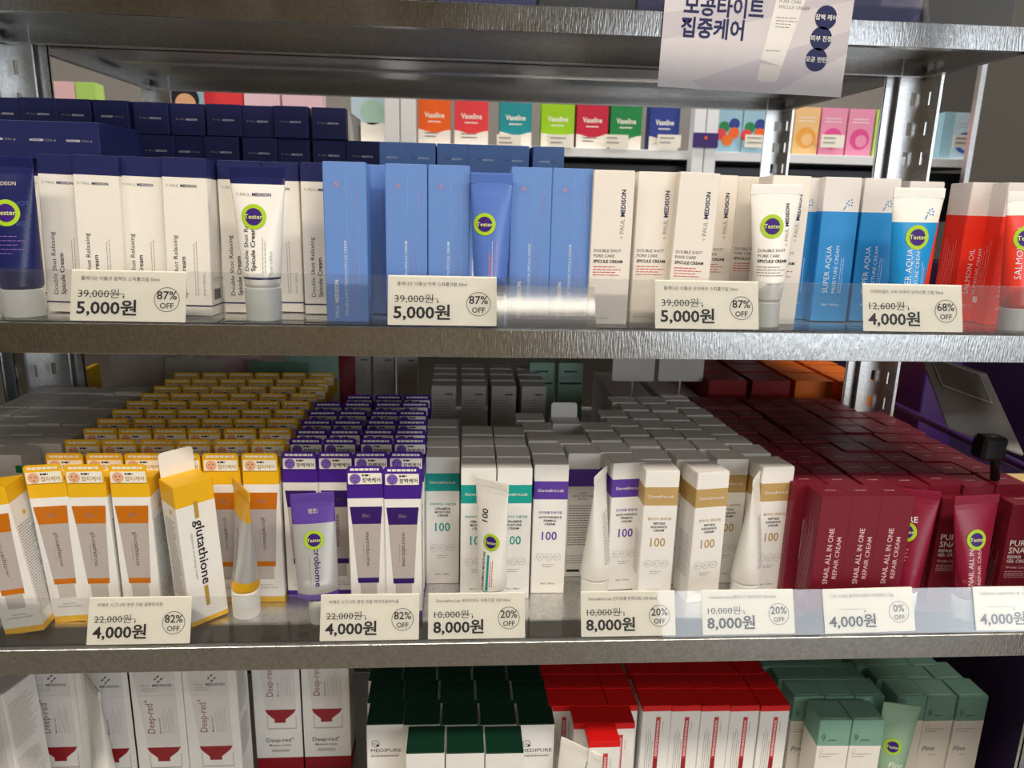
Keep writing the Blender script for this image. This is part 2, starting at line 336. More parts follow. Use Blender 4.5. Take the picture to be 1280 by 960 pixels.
# --- maroon boxes
def lid_dash(b, tp): b.greek(tp, -.006, .0165, .012, 1, .002, 'rose', 0, .0013, 46, .05)
def p_snail(b, fr, le, ri):
    b.text(fr, 'SNAIL ALL IN ONE', .0006, .0365, .0078, 'rose', 90, 'l', .012, .064); b.text(fr, 'REPAIR CREAM', .0096, .0425, .0068, 'rose', 90, 'l', .004, .048)
    b.greek(le, .006, .01, .1, 8, .003, 'rose', 90, .0004, 41); b.greek(le, .004, .05, .06, 1, .003, 'rose', 90, .001, 42)
b, l = carton(.0361, .0352, .135, [(.135, 'maroon')], 'maroon', p_snail, lid_dash)
SNAIL = Proto('snail_cream_box', b.mesh('snail_cream_box'), [('lid', l.mesh('lid'), None)])
def p_pure(b, fr, le, ri):
    b.text(fr, 'PURE', -.0145, .075, .0098, 'white', 0, 'l', .01); b.text(fr, 'SNAIL', -.0145, .0665, .0098, 'white', 0, 'l', .01)
    b.text(fr, 'REPAIR', -.0145, .0605, .005, 'white', 0, 'l', .01); b.text(fr, 'GEL CREAM', -.0145, .0555, .005, 'white', 0, 'l', .01)
    b.text(fr, 'Wrinkle Care', -.0145, .0485, .0038, 'rose', 0, 'l', .006); b.greek(fr, -.0145, .0445, .024, 4, .0022, 'rose', 0, .0006, 44)
    b.greek(le, .006, .01, .06, 8, .003, 'rose', 90, .0004, 45)
b, l = carton(.0385, .036, .122, [(.122, 'maroon')], 'maroon', p_pure, lid_dash)
PURE = Proto('pure_snail_box', b.mesh('pure_snail_box'), [('lid', l.mesh('lid'), None)])
# --- bottom shelf boxes
def p_deep(b, fr, le, ri):
    h = .205
    b.poly(fr, [(-.026, h), (-.0165, .092), (.0225, .092), (.0225, h)], 'ash')
    plus_logo(b, fr, .0035, .187, .0058, 'black'); logo_line(b, fr, -.018, .1765, .0052, 'black', 'grey'); b.greek(fr, -.017, .174, .02, 3, .002, 'grey', 0, .0005, 51); b.rect(fr, -.021, .022, .164, .1644, 'softgrey')
    b.text(fr, 'Deep-red⁺', -.006, .112, .0125, 'deepred', 90, 'l', .004, .046); b.text(fr, 'Moisture cream', .0015, .112, .0034, 'sageink', 90, 'l', .01); b.greek(fr, .0045, .112, .042, 5, .0027, 'grey', 90, .0005, 52)
    b.poly(fr, [(-.0175, .092), (-.015, .086), (-.006, .077), (-.006, .072), (.0085, .072), (.0085, .077), (.019, .086), (.0225, .092)], 'deepred')
    b.poly(fr, [(-.0155, .083), (-.0145, .083), (-.0145, .064), (.0215, .064), (.0215, .083), (.0225, .083), (.0225, .062), (-.0155, .062)], 'softgrey')
    b.text(fr, 'Deep-red⁺', 0, .0425, .0085, 'black', 0, 'c', .006); b.text(fr, 'Moisture cream', 0, .036, .0046, 'black', 0, 'c', .012); b.poly(fr, rrect(-.012, .012, .027, .031, .0018), 'softgrey')
    b.greek(ri, .004, .19, .036, 24, .0024, 'softgrey', 0, .0009, 53); b.greek(ri, .004, .12, .036, 20, .0024, 'softgrey', 0, .0009, 54)
b, l = carton(.064, .045, .205, [(.018, 'deepred'), (.205, 'white')], 'white', p_deep)
DEEP = Proto('deep_red_cream_box', b.mesh('deep_red_cream_box'), [('lid', l.mesh('lid'), None)])
def p_medi(b, fr, le, ri):
    b.ringd(fr, -.011, .135, .0046, .0006, 'black'); b.disc(fr, -.0085, .1325, .0017, 'black', 10); b.greek(fr, -.0135, .1355, .005, 2, .0016, 'black', 0, .0005, 3)
    b.text(fr, 'MEDIPURE', -.0165, .1235, .0066, 'black', 0, 'l', 0, .035); b.rect(fr, -.0165, .0165, .1205, .1208, 'grey'); b.greek(fr, -.0165, .1172, .033, 1, .002, 'grey', 0, .0018, 75, .05)
b, l = carton(.0425, .044, .16, [(.16, 'white')], 'forest', p_medi)
fl = MB(); fl.box(-.0205, .0205, -.0447, -.0442, .158, .1606, 'white')
MEDI = Proto('dark_green_lidded_box', b.mesh('dark_green_lidded_box'), [('lid', l.mesh('lid'), None)])
def p_red(b, fr, le, ri):
    b.rect(fr, -.001, .0045, .02, .1455, 'redink'); b.rect(lambda u, v: (u, -.0345-.0004, v), -.001, .0045, .02, .087, 'deepred'); b.greek(lambda u, v: (u, -.0345-.0005, v), .0003, .09, .052, 1, .002, 'rose', 90, .0027, 64, .05); b.greek(fr, -.0115, .05, .09, 4, .0026, 'grey', 90, .0006, 61); b.greek(fr, .0075, .125, .02, 1, .0026, 'grey', 90, .0006, 62)
b, l = carton(.0362, .0345, .16, [(.1535, 'white'), (.16, 'scarlet')], 'scarlet', p_red)
REDW = Proto('red_lidded_box', b.mesh('red_lidded_box'), [('lid', l.mesh('lid'), None)])
def p_pine(b, fr, le, ri):
    b.text(fr, '9', -.0155, .1335, .0125, 'sageink', 0, 'l', -.01); b.rect(fr, -.0145, -.0105, .1445, .1449, 'sageink'); b.text(fr, 'wishes', -.0075, .1335, .004, 'sageink')
    b.ringd(fr, -.0135, .12, .0026, .0003, 'grey', 12); b.greek(fr, -.0155, .1145, .028, 1, .002, 'grey', 0, .0008, 71); b.greek(fr, -.0155, .111, .015, 1, .002, 'grey', 0, .0008, 72)
    b.text(fr, 'Pine', -.0155, .083, .0098, 'sageink', 0, 'l', 0, None, .25); b.greek(fr, -.006, .076, .01, 1, .002, 'grey', 0, .0008, 73)
def l_pine(b, tp): b.greek(tp, -.0145, .003, .029, 1, .002, 'mint', 0, .0024, 74, .05)
b, l = carton(.0385, .0385, .16, [(.1265, 'cream'), (.16, 'sage')], 'sage', p_pine, l_pine)
PINE = Proto('pine_cream_box', b.mesh('pine_cream_box'), [('lid', l.mesh('lid'), None)])
# --- plain white box
def p_plain(b, fr, le, ri): b.rect(fr, .012, .0185, .132, .14, 'leaf'); b.greek(fr, -.012, .12, .02, 3, .003, 'softgrey', 0, .0008, 81)
b, l = carton(.0374, .0356, .15, [(.15, 'ash')], 'ash', p_plain)
PLAIN = Proto('plain_white_box', b.mesh('plain_white_box'), [('lid', l.mesh('lid'), None)])

# ------------------------------------------------------------------ squeeze tubes: origin under the cap, flat face towards -Y
def squeeze_tube(name, w, L, r, caph, capr, bands, capmat, prints=None, sticker=None, crimp=.009, dent=0., crimpmat=None, thick=1.):
    z0 = caph+.003; z1 = L-crimp
    def ab(z):
        t = min(1, max(0, (z-z0)/(z1-z0))); return r+(w/2-r)*(t**.9), max(.0011, thick*r*(1-t)**.75), t
    def sec(z, n=28):
        a, bb, t = ab(z); k = dent*math.sin(math.pi*t)
        return [(a*math.cos(q*math.tau/n), bb*math.sin(q*math.tau/n)*(1-(k if math.sin(q*math.tau/n) < 0 else 0)), z) for q in range(n)]
    def face(u, v, e=.0004):
        a, bb, t = ab(v); k = dent*math.sin(math.pi*t); x = max(-.97, min(.97, u/a))
        return (u, -bb*math.sqrt(1-x*x)*(1-k)-e, v)
    b = MB(); zs = sorted(set([z0+(z1-z0)*i/18 for i in range(19)]+[z for z, _ in bands if z0 < z < z1]))
    pick = lambda z: next((m for top, m in bands if z < top), bands[-1][1])
    rings = [[(p[0]*capr*.9/r, p[1]*capr*.9/(r*thick), caph-.0005) for p in sec(z0)]]+[sec(z) for z in zs]
    b.loft(rings, [pick(z0)]+[pick((zs[i]+zs[i+1])/2) for i in range(len(zs)-1)], pick(z0), None, True)
    if prints: prints(b, face)
    c = MB(); n = 28; q = [(math.cos(k*math.tau/n), math.sin(k*math.tau/n)) for k in range(n)]
    c.loft([[(x*rr, y*rr, z) for x, y in q] for rr, z in ((capr*.93, 0), (capr*.97, .001), (capr, caph*.5), (capr*.985, caph-.0008), (capr*.95, caph))], [capmat]*4, capmat, capmat, True)
    k = MB(); cm = crimpmat or bands[-1][1]
    k.box(-w/2, w/2, -.0009, .0009, z1-.0005, L, cm, .0003)
    for i in range(4): k.box(-w/2+.001, w/2-.001, -.00115, .00115, z1+.0012+i*.0017, z1+.0018+i*.0017, cm)
    parts = [('cap', c.mesh('cap'), None), ('crimped_end', k.mesh('crimped_end'), None)]
    if sticker:
        su, sv, sr = sticker; s = MB(); n = 24; rr = [0, .35, .68, .66, .85, 1]
        for i in range(5):
            if i == 2: continue
            e = .0007 if i < 2 else .0005
            pts = [face(su+sr*q_*math.cos(a*math.tau/n), sv+sr*q_*math.sin(a*math.tau/n), e) for q_ in (rr[i], rr[i+1]) for a in range(n)]
            s.add(pts, [(j, n+j, n+(j+1) % n, (j+1) % n) for j in range(n)], 'tester' if i < 2 else 'green')
        s.text(lambda u, v: face(u, v, .0011), 'Tester', su, sv-.0018, .0056*sr/.0108, 'testink', 0, 'c', .008, sr*1.46)
        parts.append(('tester_sticker', s.mesh('tester_sticker'), None))
    return Proto(name, b.mesh(name), parts)
def t_navy(b, f):
    b.text(f, 'MEDISON', 0, .113, .0042, 'softgrey', 0, 'c', .02); b.text(f, 'DOUBLE SHOT', 0, .096, .0055, 'bluedark', 0, 'c'); b.text(f, 'RELAXING', 0, .079, .006, 'bluedark', 0, 'c'); b.greek(f, -.013, .07, .026, 5, .0036, 'lilac', 0, .0007, 5)
TUBE_NAVY = squeeze_tube('navy_tester_tube', .046, .137, .0175, .025, .0172, [(1, 'tubenavy')], 'cap', t_navy, (0, .09, .0112))
def t_relax(b, f):
    plus_logo(b, f, -.017, .1105, .0012, 'grey'); logo_line(b, f, -.0145, .109, .0038, 'navy', 'grey')
    b.text(f, 'Double Shot Relaxing', -.0082, .045, .0056, 'black', 90, 'l', -.004, .054); b.text(f, 'Spicule Cream', -.0022, .045, .0056, 'black', 90, 'l', .012, .038)
    b.greek(f, .004, .043, .034, 2, .002, 'grey', 90, .0005, 3); b.text(f, '50 ml / 1.69 fl.oz', .0118, .042, .003, 'grey', 90)
TUBE_RELAX = squeeze_tube('white_navy_tester_tube', .0475, .134, .0155, .03, .0158, [(.0375, 'tubewhite'), (.0395, 'tubenavy'), (.119, 'tubewhite'), (1, 'tubenavy')], 'cap', t_relax, (-.003, .0915, .0108), crimpmat='tubenavy')
def t_blue(b, f):
    b.rect(f, .0042, .0045, .035, .075, 'salmonink'); b.greek(f, -.002, .04, .034, 2, .002, 'salmonink', 90, .0005, 5); b.rect(f, .0008, .0011, .035, .075, 'blueprint')
TUBE_BLUE = squeeze_tube('blue_tester_tube', .0375, .134, .0145, .026, .014, [(1, 'tubeblue')], 'cap', t_blue, (-.006, .0895, .0098))
def t_pore(b, f):
    plus_logo(b, f, .0112, .077, .0012, 'redink'); logo_line(b, f, .0128, .0805, .0048, 'navy', 'grey', 90)
    for k, (t, bo) in enumerate((('DOUBLE SHOT', -.005), ('PORE CARE', -.005), ('SPICULE CREAM', .02))): b.text(f, t, -.0145, .0705-k*.0048, .0038, 'black', 0, 'l', bo)
    b.greek(f, -.0145, .0565, .026, 4, .0026, 'grey', 0, .0007, 5); b.text(f, '50ml / 1.69 fl.oz', -.006, .0405, .0026, 'grey')
TUBE_PORE = squeeze_tube('white_pore_tester_tube', .0475, .131, .0125, .024, .012, [(1, 'tubewhite')], 'cap', t_pore, (-.003, .0935, .0108))
def t_aqua(b, f):
    drops(b, f, .0125, .1095, .0034, 'aqua'); b.text(f, 'SUPER AQUA', -.003, .03, .0078, 'blueprint', 90, 'l', -.006, .046); b.text(f, 'MOISTURE CREAM', .004, .03, .005, 'blueprint', 90, 'l', -.006, .046); b.greek(f, .0075, .03, .044, 2, .002, 'blueprint', 90, .0004, 5)
TUBE_AQUA = squeeze_tube('aqua_tester_tube', .0495, .131, .0135, .022, .013, [(.1, 'tubeaqua'), (1, 'tubewhite')], 'capclear', t_aqua, (.0005, .0865, .0112))
def t_salm(b, f):
    b.text(f, 'SALMON OIL', -.006, .05, .0078, 'blueprint', 90, 'l', -.006, .05); b.text(f, 'NUTRITIVE CREAM', .002, .05, .005, 'blueprint', 90, 'l', -.006, .046)
TUBE_SALMON = squeeze_tube('salmon_oil_tester_tube', .047, .131, .0135, .022, .013, [(.109, 'tubered'), (1, 'tubewhite')], 'capclear', t_salm, (-.004, .088, .0112))
def t_gluta(b, f):
    b.text(f, 'glutathione', -.001, .1, .0085, 'grey', -90, 'l', .012, .058); b.greek(f, -.0065, .05, .05, 1, .002, 'grey', 90, .0006, 5)
TUBE_GLUTA = squeeze_tube('silver_yellow_tester_tube', .048, .145, .0145, .03, .0142, [(.043, 'tubeyellow'), (.112, 'tubesilver'), (1, 'tubeyellow')], 'cap', t_gluta, None, .009, .25)
def t_micro(b, f):
    b.greek(f, -.0045, .121, .009, 3, .0017, 'silver', 0, .0011, 6, .05); b.text(f, 'microbiome', -.0012, .092, .0085, 'purpledark', -90, 'l', .012, .05); b.greek(f, -.0062, .045, .04, 1, .002, 'grey', 90, .0006, 6)
TUBE_MICRO = squeeze_tube('silver_purple_tester_tube', .0425, .138, .0205, .026, .0105, [(.0345, 'tubepurple'), (.107, 'tubesilver'), (1, 'tubepurple')], 'capclear', t_micro, (-.0005, .0905, .0098), .009, .1, None, .55)
def t_cera(b, f):
    b.text(f, '100', -.001, .102, .0105, 'black', 90, 'l', .012); b.rect(f, .002, .0045, .03, .068, 'teal'); b.text(f, 'CERAMIDE MOISTURE', -.0005, .03, .0042, 'black', 90, 'l', .01); b.greek(f, .006, .034, .03, 2, .0019, 'redink', 90, .0006, 7)
TUBE_CERA = squeeze_tube('white_teal_tester_tube', .041, .146, .0155, .026, .015, [(1, 'tubewhite')], 'cap', t_cera, (.005, .082, .0092), .008)
def t_plain(b, f): b.greek(f, -.009, .1, .018, 20, .003, 'grey', 0, .0009, 8)
TUBE_WHITE = squeeze_tube('plain_white_tester_tube', .043, .146, .0165, .022, .0155, [(1, 'tubewhite')], 'cap', t_plain, None, .008)
def t_snail(b, f):
    b.text(f, 'SNAIL ALL IN ONE', -.0045, .036, .0066, 'rose', 90, 'l', .012, .06); b.text(f, 'REPAIR CREAM', .004, .04, .0056, 'rose', 90, 'l', .004, .045)
TUBE_SNAIL = squeeze_tube('maroon_tester_tube', .052, .135, .0145, .022, .014, [(1, 'tubemaroon')], 'cap', t_snail, (-.001, .0885, .0108), .009)
def t_pure(b, f): b.text(f, 'PURE', -.0155, .1, .009, 'white', 0, 'l', .01); b.greek(f, -.011, .07, .01, 4, .004, 'rose', 0, .0008, 3)
TUBE_PURE = squeeze_tube('pure_snail_tester_tube', .049, .135, .0145, .022, .014, [(1, 'tubemaroon')], 'cap', t_pure, (-.006, .0895, .0108), .009)
def t_pine(b, f): b.text(f, 'Pine', -.006, .082, .0105, 'white', 0, 'l', 0, None, .25)
TUBE_PINE = squeeze_tube('sage_green_tester_tube', .044, .164, .0155, .026, .015, [(1, 'tubesage')], 'cap', t_pine, (-.004, .109, .0105), .008)
TUBE_DEEP = squeeze_tube('white_cream_tester_tube', .052, .2, .0175, .03, .0165, [(1, 'tubewhite')], 'cap', lambda b, f: (b.greek(f, -.006, .06, .07, 7, .0026, 'grey', 90, .0005, 5), b.rect(f, -.015, .015, .052, .0525, 'grey')), None, .01, .2)
TUBE_MEDI = squeeze_tube('white_flat_tester_tube', .05, .15, .0165, .026, .015, [(1, 'tubewhite')], 'cap', lambda b, f: b.rect(f, .01, .0108, .125, .135, 'black'), None, .008)

# ------------------------------------------------------------------ room
ZA, ZB, ZC, ZTOP = 0., -.3143, -.64, .3143
YTOP = .222                                 # the top shelf is shallower and stands back
XL, XR, DEP = -.59, .65, .425
FLOOR, CEIL = -1.05, 1.75
def slab(name, x0, x1, y0, y1, z0, z1, m): b = MB(); b.box(x0, x1, y0, y1, z0, z1, m); return struct(name, b.mesh(name))
slab('floor', -4, 4.6, -4.6, 3.0, FLOOR-.05, FLOOR, 'tile'); slab('ceiling', -4, 4.6, -4.6, 3.0, CEIL, CEIL+.05, 'ceil')
slab('wall_left', -4.1, -4, -4.6, 3.0, FLOOR, CEIL, 'plaster'); slab('wall_right', 4.6, 4.7, -4.6, 3.0, FLOOR, CEIL, 'plaster'); slab('wall_back', -4, 4.6, 3.0, 3.1, FLOOR, CEIL, 'plaster_dark')
b = MB()
for x0, x1, z0, z1 in ((-4, 1.4, FLOOR, CEIL), (4.1, 4.6, FLOOR, CEIL), (1.4, 4.1, FLOOR, -.8), (1.4, 4.1, 1.3, CEIL)): b.box(x0, x1, -4.6, -4.45, z0, z1, 'plaster_warm')
struct('wall_front', b.mesh('wall_front'))

# ------------------------------------------------------------------ the racks
def shelf_mesh(y0, y1, z, x0, x1, lip=.0256):
    b = MB(); t = .0012
    b.box(x0, x1, y0+.001, y1-.001, z-t, z, 'zinc')
    for y, s in ((y0, 1), (y1, -1)):
        a, c = sorted((y, y+s*t)); b.box(x0, x1, a, c, z-lip, z+.0004, 'zinc_lip', .0004)
        a, c = sorted((y+s*t, y+s*.011)); b.box(x0, x1, a, c, z-lip, z-lip+t, 'zinc')
    for x, s in ((x0, 1), (x1, -1)):
        a, c = sorted((x, x+s*t)); b.box(a, c, y0+t, y1-t, z-lip, z-t, 'zinc')
        a, c = sorted((x+s*t, x+s*.011)); b.box(a, c, y0+t, y1-t, z-lip, z-lip+t, 'zinc')
    return b.mesh('shelf')
def stiff_mesh(y0, y1, z, x0, x1):
    b = MB(); pr = [(y0-.008, -.0014), (y0, -.0014), (y0+.001, -.0045), (y1-.001, -.0045), (y1, -.0014), (y1+.008, -.0014)]
    b.loft([[(x, y, z+q-.0006) for y, q in pr]+[(x, y, z+q) for y, q in reversed(pr)] for x in (x0+.015, x1-.015)], ['zinc'], 'zinc', 'zinc')
    return b.mesh('stiffener')
def post_mesh(sx, sy):                        # slotted L angle, corner at 0, flanges towards +sx and +sy
    b = MB(); w, t, z0, z1 = .04, .0018, FLOOR, .95
    def flange(axis, s):
        def bx(a0, a1, q0, q1):
            a, c = sorted((s*a0, s*a1)); 
            if axis == 0: e, f = sorted((0, sy*t)); b.box(a, c, e, f, q0, q1, 'zinc')
            else: e, f = sorted((0, sx*t)); b.box(e, f, a, c, q0, q1, 'zinc')
        bx(0, .0145, z0, z1); bx(.0205, w, z0, z1); z = z0
        while z < z1-.03: bx(.0145, .0205, z, z+.0225); z += .04
        bx(w-.001, w+.0004, z0, z1)
    flange(0, sx); flange(1, sy)
    b.box(*sorted((w*sx, (w-.0022)*sx)), *sorted((0, sy*.0035)), z0, z1, 'zinc'); b.box(*sorted((0, sx*.0035)), *sorted((w*sy, (w-.0022)*sy)), z0, z1, 'zinc')
    return b.mesh('post')
def bolt_mesh(x, y, z, sx):
    b = MB(); n = 10; q = [(math.cos(k*math.tau/n), math.sin(k*math.tau/n)) for k in range(n)]
    b.loft([[(x+sx*e, y+r*c, z+r*d) for c, d in q] for e, r in ((0, .0062), (.003, .0058), (.0045, .003))], ['whitesteel']*2, None, 'whitesteel', True); return b.mesh('bolt')
def rack(label, y0, x0, x1, zs):
    t = obj('shelving_rack', None, None, (0, 0, 0)); tag(t, label, 'rack'); y1 = y0+DEP
    for z, ys in zs:
        s = obj('shelf', shelf_mesh(ys, y1, z, x0, x1), t)
        if ys == y0:
            for a in (.25, .6): obj('stiffener', stiff_mesh(ys+(y1-ys)*a, ys+(y1-ys)*a+.07, z, x0, x1), s)
        if z > .2:
            for x, sx in ((x0+.0013, 1), (x1-.0013, -1)):
                for y in (y1-.012, y1-.032): obj('bolt', bolt_mesh(x, y, z-.012, sx), s)
    if zs[0][1] == YTOP: b = MB(); b.box(x0, x1, 0, .0015, .402, .464, 'zinc_lip'); b.box(x0, x1, .0015, .03, .402, .4035, 'zinc_lip'); b.box(x0, x1, .0015, .03, .4625, .464, 'zinc_lip'); obj('added_shade_bar', b.mesh('added_shade_bar'), t)  # unseen bar above the frame, added to shade the lying box pile
    for x, sx in ((x0-.002, 1), (x1+.002, -1)):
        for y, sy in ((y0-.002, 1), (y1+.002, -1)): obj('post', post_mesh(sx, sy), t, (x, y, 0))
rack('galvanised steel rack in front that carries the priced cream boxes', 0., XL, XR, ((ZTOP, YTOP), (ZA, 0.), (ZB, 0.), (ZC, 0.)))
rack('galvanised steel rack standing back to back behind the priced one', .436, XL+.016, XR-.016, ((ZTOP, .436), (ZA-.02, .436), (ZB, .436), (ZC, .436)))
rack('galvanised steel rack next to the priced one on its left', 0., XL-1.26, XL-.018, ((ZTOP, 0.), (ZA, 0.), (ZB, 0.), (ZC, 0.)))
for k, (y, z, c, h, t) in enumerate(((.12, ZA, 'icy', .29, 'pale blue carton seen through the upper left end of the rack'), (.27, ZA, 'kraft', .27, 'kraft carton seen through the upper left end of the rack'), (.05, ZB, 'forest', .27, 'dark green carton added as light block, lower left end of the rack'), (.24, ZB, 'sageink', .27, 'slate green carton added as light block, lower left end of the rack'))):  # neighbour rack goods; the lower green pair is added to block side light
    b, l = carton(.3, .14, h, [(h, c)], c); Proto('end_carton', b.mesh('end_carton'), [('lid', l.mesh('lid'), None)]).put((XL-.018-.2, y+.14, z+.0005), t, 'carton')

# ------------------------------------------------------------------ price rails
def rail(label, z, lean, y=.0035):
    t = obj('price_rail', None, None, (0, y, z+.0006)); tag(t, label, 'price rail'); a = rad(lean)
    def sheet(name, off, top):
        b = MB(); n = (math.cos(a), -math.sin(a)); u = (math.sin(a), math.cos(a)); pts = []
        for k, q in ((0, 0), (top, 0), (top, .0009), (0, .0009)): pts.append((u[0]*k+n[0]*(off+q), u[1]*k+n[1]*(off+q)+.0004))
        b.loft([[(x, y, zz) for y, zz in pts] for x in (XL+.006, XR-.006)], ['acrylic'], 'acrylic', 'acrylic'); obj(name, b.mesh(name), t)
    sheet('front_sheet', -.001, .0455); sheet('back_sheet', .0022, .0455)
    b = MB(); b.box(XL+.006, XR-.006, .004, .04, -.0002, .0008, 'acrylic'); obj('base_sheet', b.mesh('base_sheet'), t)
    return a, z+.0006
AA, zA = rail('long clear acrylic price rail on the front edge of the upper shelf', ZA, 17)
AB, zB = rail('long clear acrylic price rail on the front edge of the middle shelf', ZB, 22)
def tag_card(px, py, lean, z, title, old, new, off, label, roll=0, w=.0965):
    h = .0445; b = MB(); prism(b, rrect(-w/2, w/2, 0, h, .0006, 1), -.0003, .0003, 'paper')
    p = lambda u, v: (u, -.00045, v)
    b.text(p, title, -w/2+.008, h-.009, .0039, 'midgrey', 0, 'l', .006)
    if old:
        b.text(p, old, -w/2+.006, .0205, .0088, 'black', 0, 'l', -.002, .034); b.rect(p, -w/2+.0055, -w/2+.044, .0234, .0238, 'black')
    else: b.rect(p, -w/2+.012, -w/2+.044, .0234, .0237, 'black')
    b.rect(p, -w/2+.0437, -w/2+.0441, .0215, .0236, 'black'); b.poly(p, [(-w/2+.0430, .0218), (-w/2+.0439, .0194), (-w/2+.0448, .0218)], 'black')
    b.text(p, new, -w/2+.005, .0062, .0148, 'black', 0, 'l', .023, .05)
    b.ringd(p, w/2-.0162, .0195, .0108, .0005, 'black', 36); b.text(p, off, w/2-.0162, .0197, .0103, 'black', 0, 'c', .012); b.text(p, 'OFF', w/2-.0162, .0118, .0068, 'black', 0, 'c', .012)
    g = on(px, py, z); o = obj('price_tag', b.mesh('price_tag'), None, (g.x, .0052, z+.0014), (-lean, 0, 0)); tag(o, label, 'price tag')
    o.rotation_mode = 'XYZ'; o.rotation_euler = (-lean, rad(roll), 0)
P87 = 'white price tag 5,000원 with 87% off, '
tag_card(170, 400, AA, zA, '폴메디슨 더블샷 릴렉싱 스피큘크림 50ml', '39,000원', '5,000원', '87%', P87+'in front of the white navy boxes', .3)
tag_card(553, 408, AA, zA, '폴메디슨 더블샷 탄력 스피큘크림 50ml', '39,000원', '5,000원', '87%', P87+'in front of the blue boxes')
tag_card(880, 411, AA, zA, '폴메디슨 더블샷 포어케어 스피큘크림 50ml', '39,000원', '5,000원', '87%', P87+'in front of the cream pore care boxes')
tag_card(1130, 413, AA, zA, '더마마일드 수퍼 아쿠아 모이스춰 크림 50ml', '12,600원', '4,000원', '68%', 'white price tag 4,000원 with 68% off below the aqua tester tube')
tag_card(170, 811, AB, zB, '바헤르 시그니처 영양 크림 글루타치온', '22,000원', '4,000원', '82%', 'white price tag 4,000원 with 82% off in front of yellow boxes')
tag_card(461, 806, AB, zB, '바헤르 시그니처 영양 크림 마이크로바이옴', '22,000원', '4,000원', '82%', 'white price tag 4,000원 with 82% off in front of purple boxes')
tag_card(596, 803, AB, zB, 'Dermafirm.Lab 세라마이드 수분크림 100 50ml', '10,000원', '8,000원', '20%', 'white price tag 8,000원 below the teal banded boxes')
tag_card(787, 800, AB, zB, 'Dermafirm.Lab 안티링클 탄력크림 100 50ml', '10,000원', '8,000원', '20%', 'white price tag 8,000원 below the violet banded box')
tag_card(938, 797, AB, zB, 'Dermafirm.Lab 펩타이드 광채크림 100 50ml', '10,000원', '8,000원', '20%', 'white price tag 8,000원 below the tan banded boxes')
tag_card(1091, 795, AB, zB, '더샘 스네일 올인원 리페어 크림(튜브), 50g', None, '4,000원', '0%', 'white price tag 4,000원 with 0% off below maroon boxes', -1)
tag_card(1279, 792, AB, zB, '더샘 퓨어 스네일 리페어 젤 크림 50g', None, '4,000원', '0%', 'white price tag 4,000원 cut by the right picture edge')
# an empty clear sleeve clipped on the rail
b = MB(); pf = []
for k in range(13):
    q = k/12; aa = rad(26.5+9*q); pf.append((pf[-1][0]+.0035*math.sin(aa), pf[-1][1]+.0035*math.cos(aa)) if pf else (0., 0.))
sec_ = [(y, z) for y, z in pf]+[(y+.0004, z-.0003) for y, z in reversed(pf)]
b.loft([[(x, y, z) for y, z in sec_] for x in (-.043, .043)], ['sleeve_film'], 'sleeve_film', 'sleeve_film'); g = on(678, 409, zA)
tag(obj('empty_tag_sleeve', b.mesh('empty_tag_sleeve'), None, (g.x, -.0245, zA+.003), (0, 0, 0)), 'empty clear tag sleeve on the rail below the rightmost blue boxes', 'tag sleeve')

# ------------------------------------------------------------------ top shelf: only the feet of its cartons show
rail('long clear acrylic price rail on the front edge of the top shelf', ZTOP, 10, YTOP+.0035)
for k in range(8):
    c = ('navy', 'darkshelf', 'navy', 'darkshelf')[k % 4]
    b, l = carton(.112, .06, .09, [(.01, 'blackplastic'), (.09, c)], c); q = Proto('dark_carton', b.mesh('dark_carton'), [('lid', l.mesh('lid'), None)])
    q.put((-.2+k*.115, YTOP+.12, ZTOP+.0005), 'dark carton on the top shelf, only its foot in view, %s from the left' % ('first', 'second', 'third', 'fourth', 'fifth', 'sixth', 'seventh', 'eighth')[k], 'carton', 'dark cartons on the top shelf')
# ------------------------------------------------------------------ upper shelf
CB = 'cream box'; G = 'cream boxes standing at the front of the upper shelf'
def up(proto, px, Y, label, cat=CB, group=None, rx=-1.2, ry=0, rz=0, py=300):
    p = at(px, py, Y); d = .0345
    return proto.put((p.x, Y+d, ZA+.0005), label, cat, group, rx, ry, rz)
G1 = 'white boxes with navy tops at the front of the upper shelf'
RT = 'white cream box with navy top band, '
up(RELAX, 77, .056, RT+'leftmost, half hidden by the navy tester tube', CB, G1, -2, 1.5)
up(RELAX, 121, .046, RT+'second from the left, above the 5,000원 tag', CB, G1, -2, 1.3)
up(RELAX, 177, .053, RT+'third from the left, above the 5,000원 tag', CB, G1, -2, 1.2)
up(RELAX, 231, .045, RT+'fourth from the left, barcode on its right side', CB, G1, -2, 1.)
up(RELAX, 302, .07, RT+'directly behind the white navy tester tube', CB, G1)
up(RELAX, 350, .078, RT+'in shade just right of the white tester tube', CB, G1)
up(RELAX, 404, .068, RT+'partly hidden by the leftmost blue box', CB, G1)
G2 = 'blue boxes at the front of the upper shelf'; BT = 'light blue cream box '
up(BLUE, 432, .025, BT+'nearest to the rail, leftmost of the blue row', CB, G2)
up(BLUE, 461, .075, BT+'set back behind the leftmost blue box', CB, G2)
up(BLUE, 508, .037, BT+'second in the front row, above the price tag', CB, G2)
up(BLUE, 561, .037, BT+'left of the blue tester tube', CB, G2)
up(BLUE, 663, .035, BT+'directly right of the blue tester tube', CB, G2)
up(BLUE, 714, .034, BT+'touching the cream pore care boxes', CB, G2)
G3 = 'cream pore care boxes on the upper shelf'; PT = 'cream coloured pore care box '
up(PORE, 764, .03, PT+'next to the last blue box', CB, G3, 0, 0, 0)
up(PORE, 818, .042, PT+'second from the blue boxes', CB, G3, 0)
up(PORE, 864, .03, PT+'leaning right above the 5,000원 tag', CB, G3, 0, 1.6)
up(PORE, 893, .08, PT+'set back in shade left of the white tester tube', CB, G3, 0)
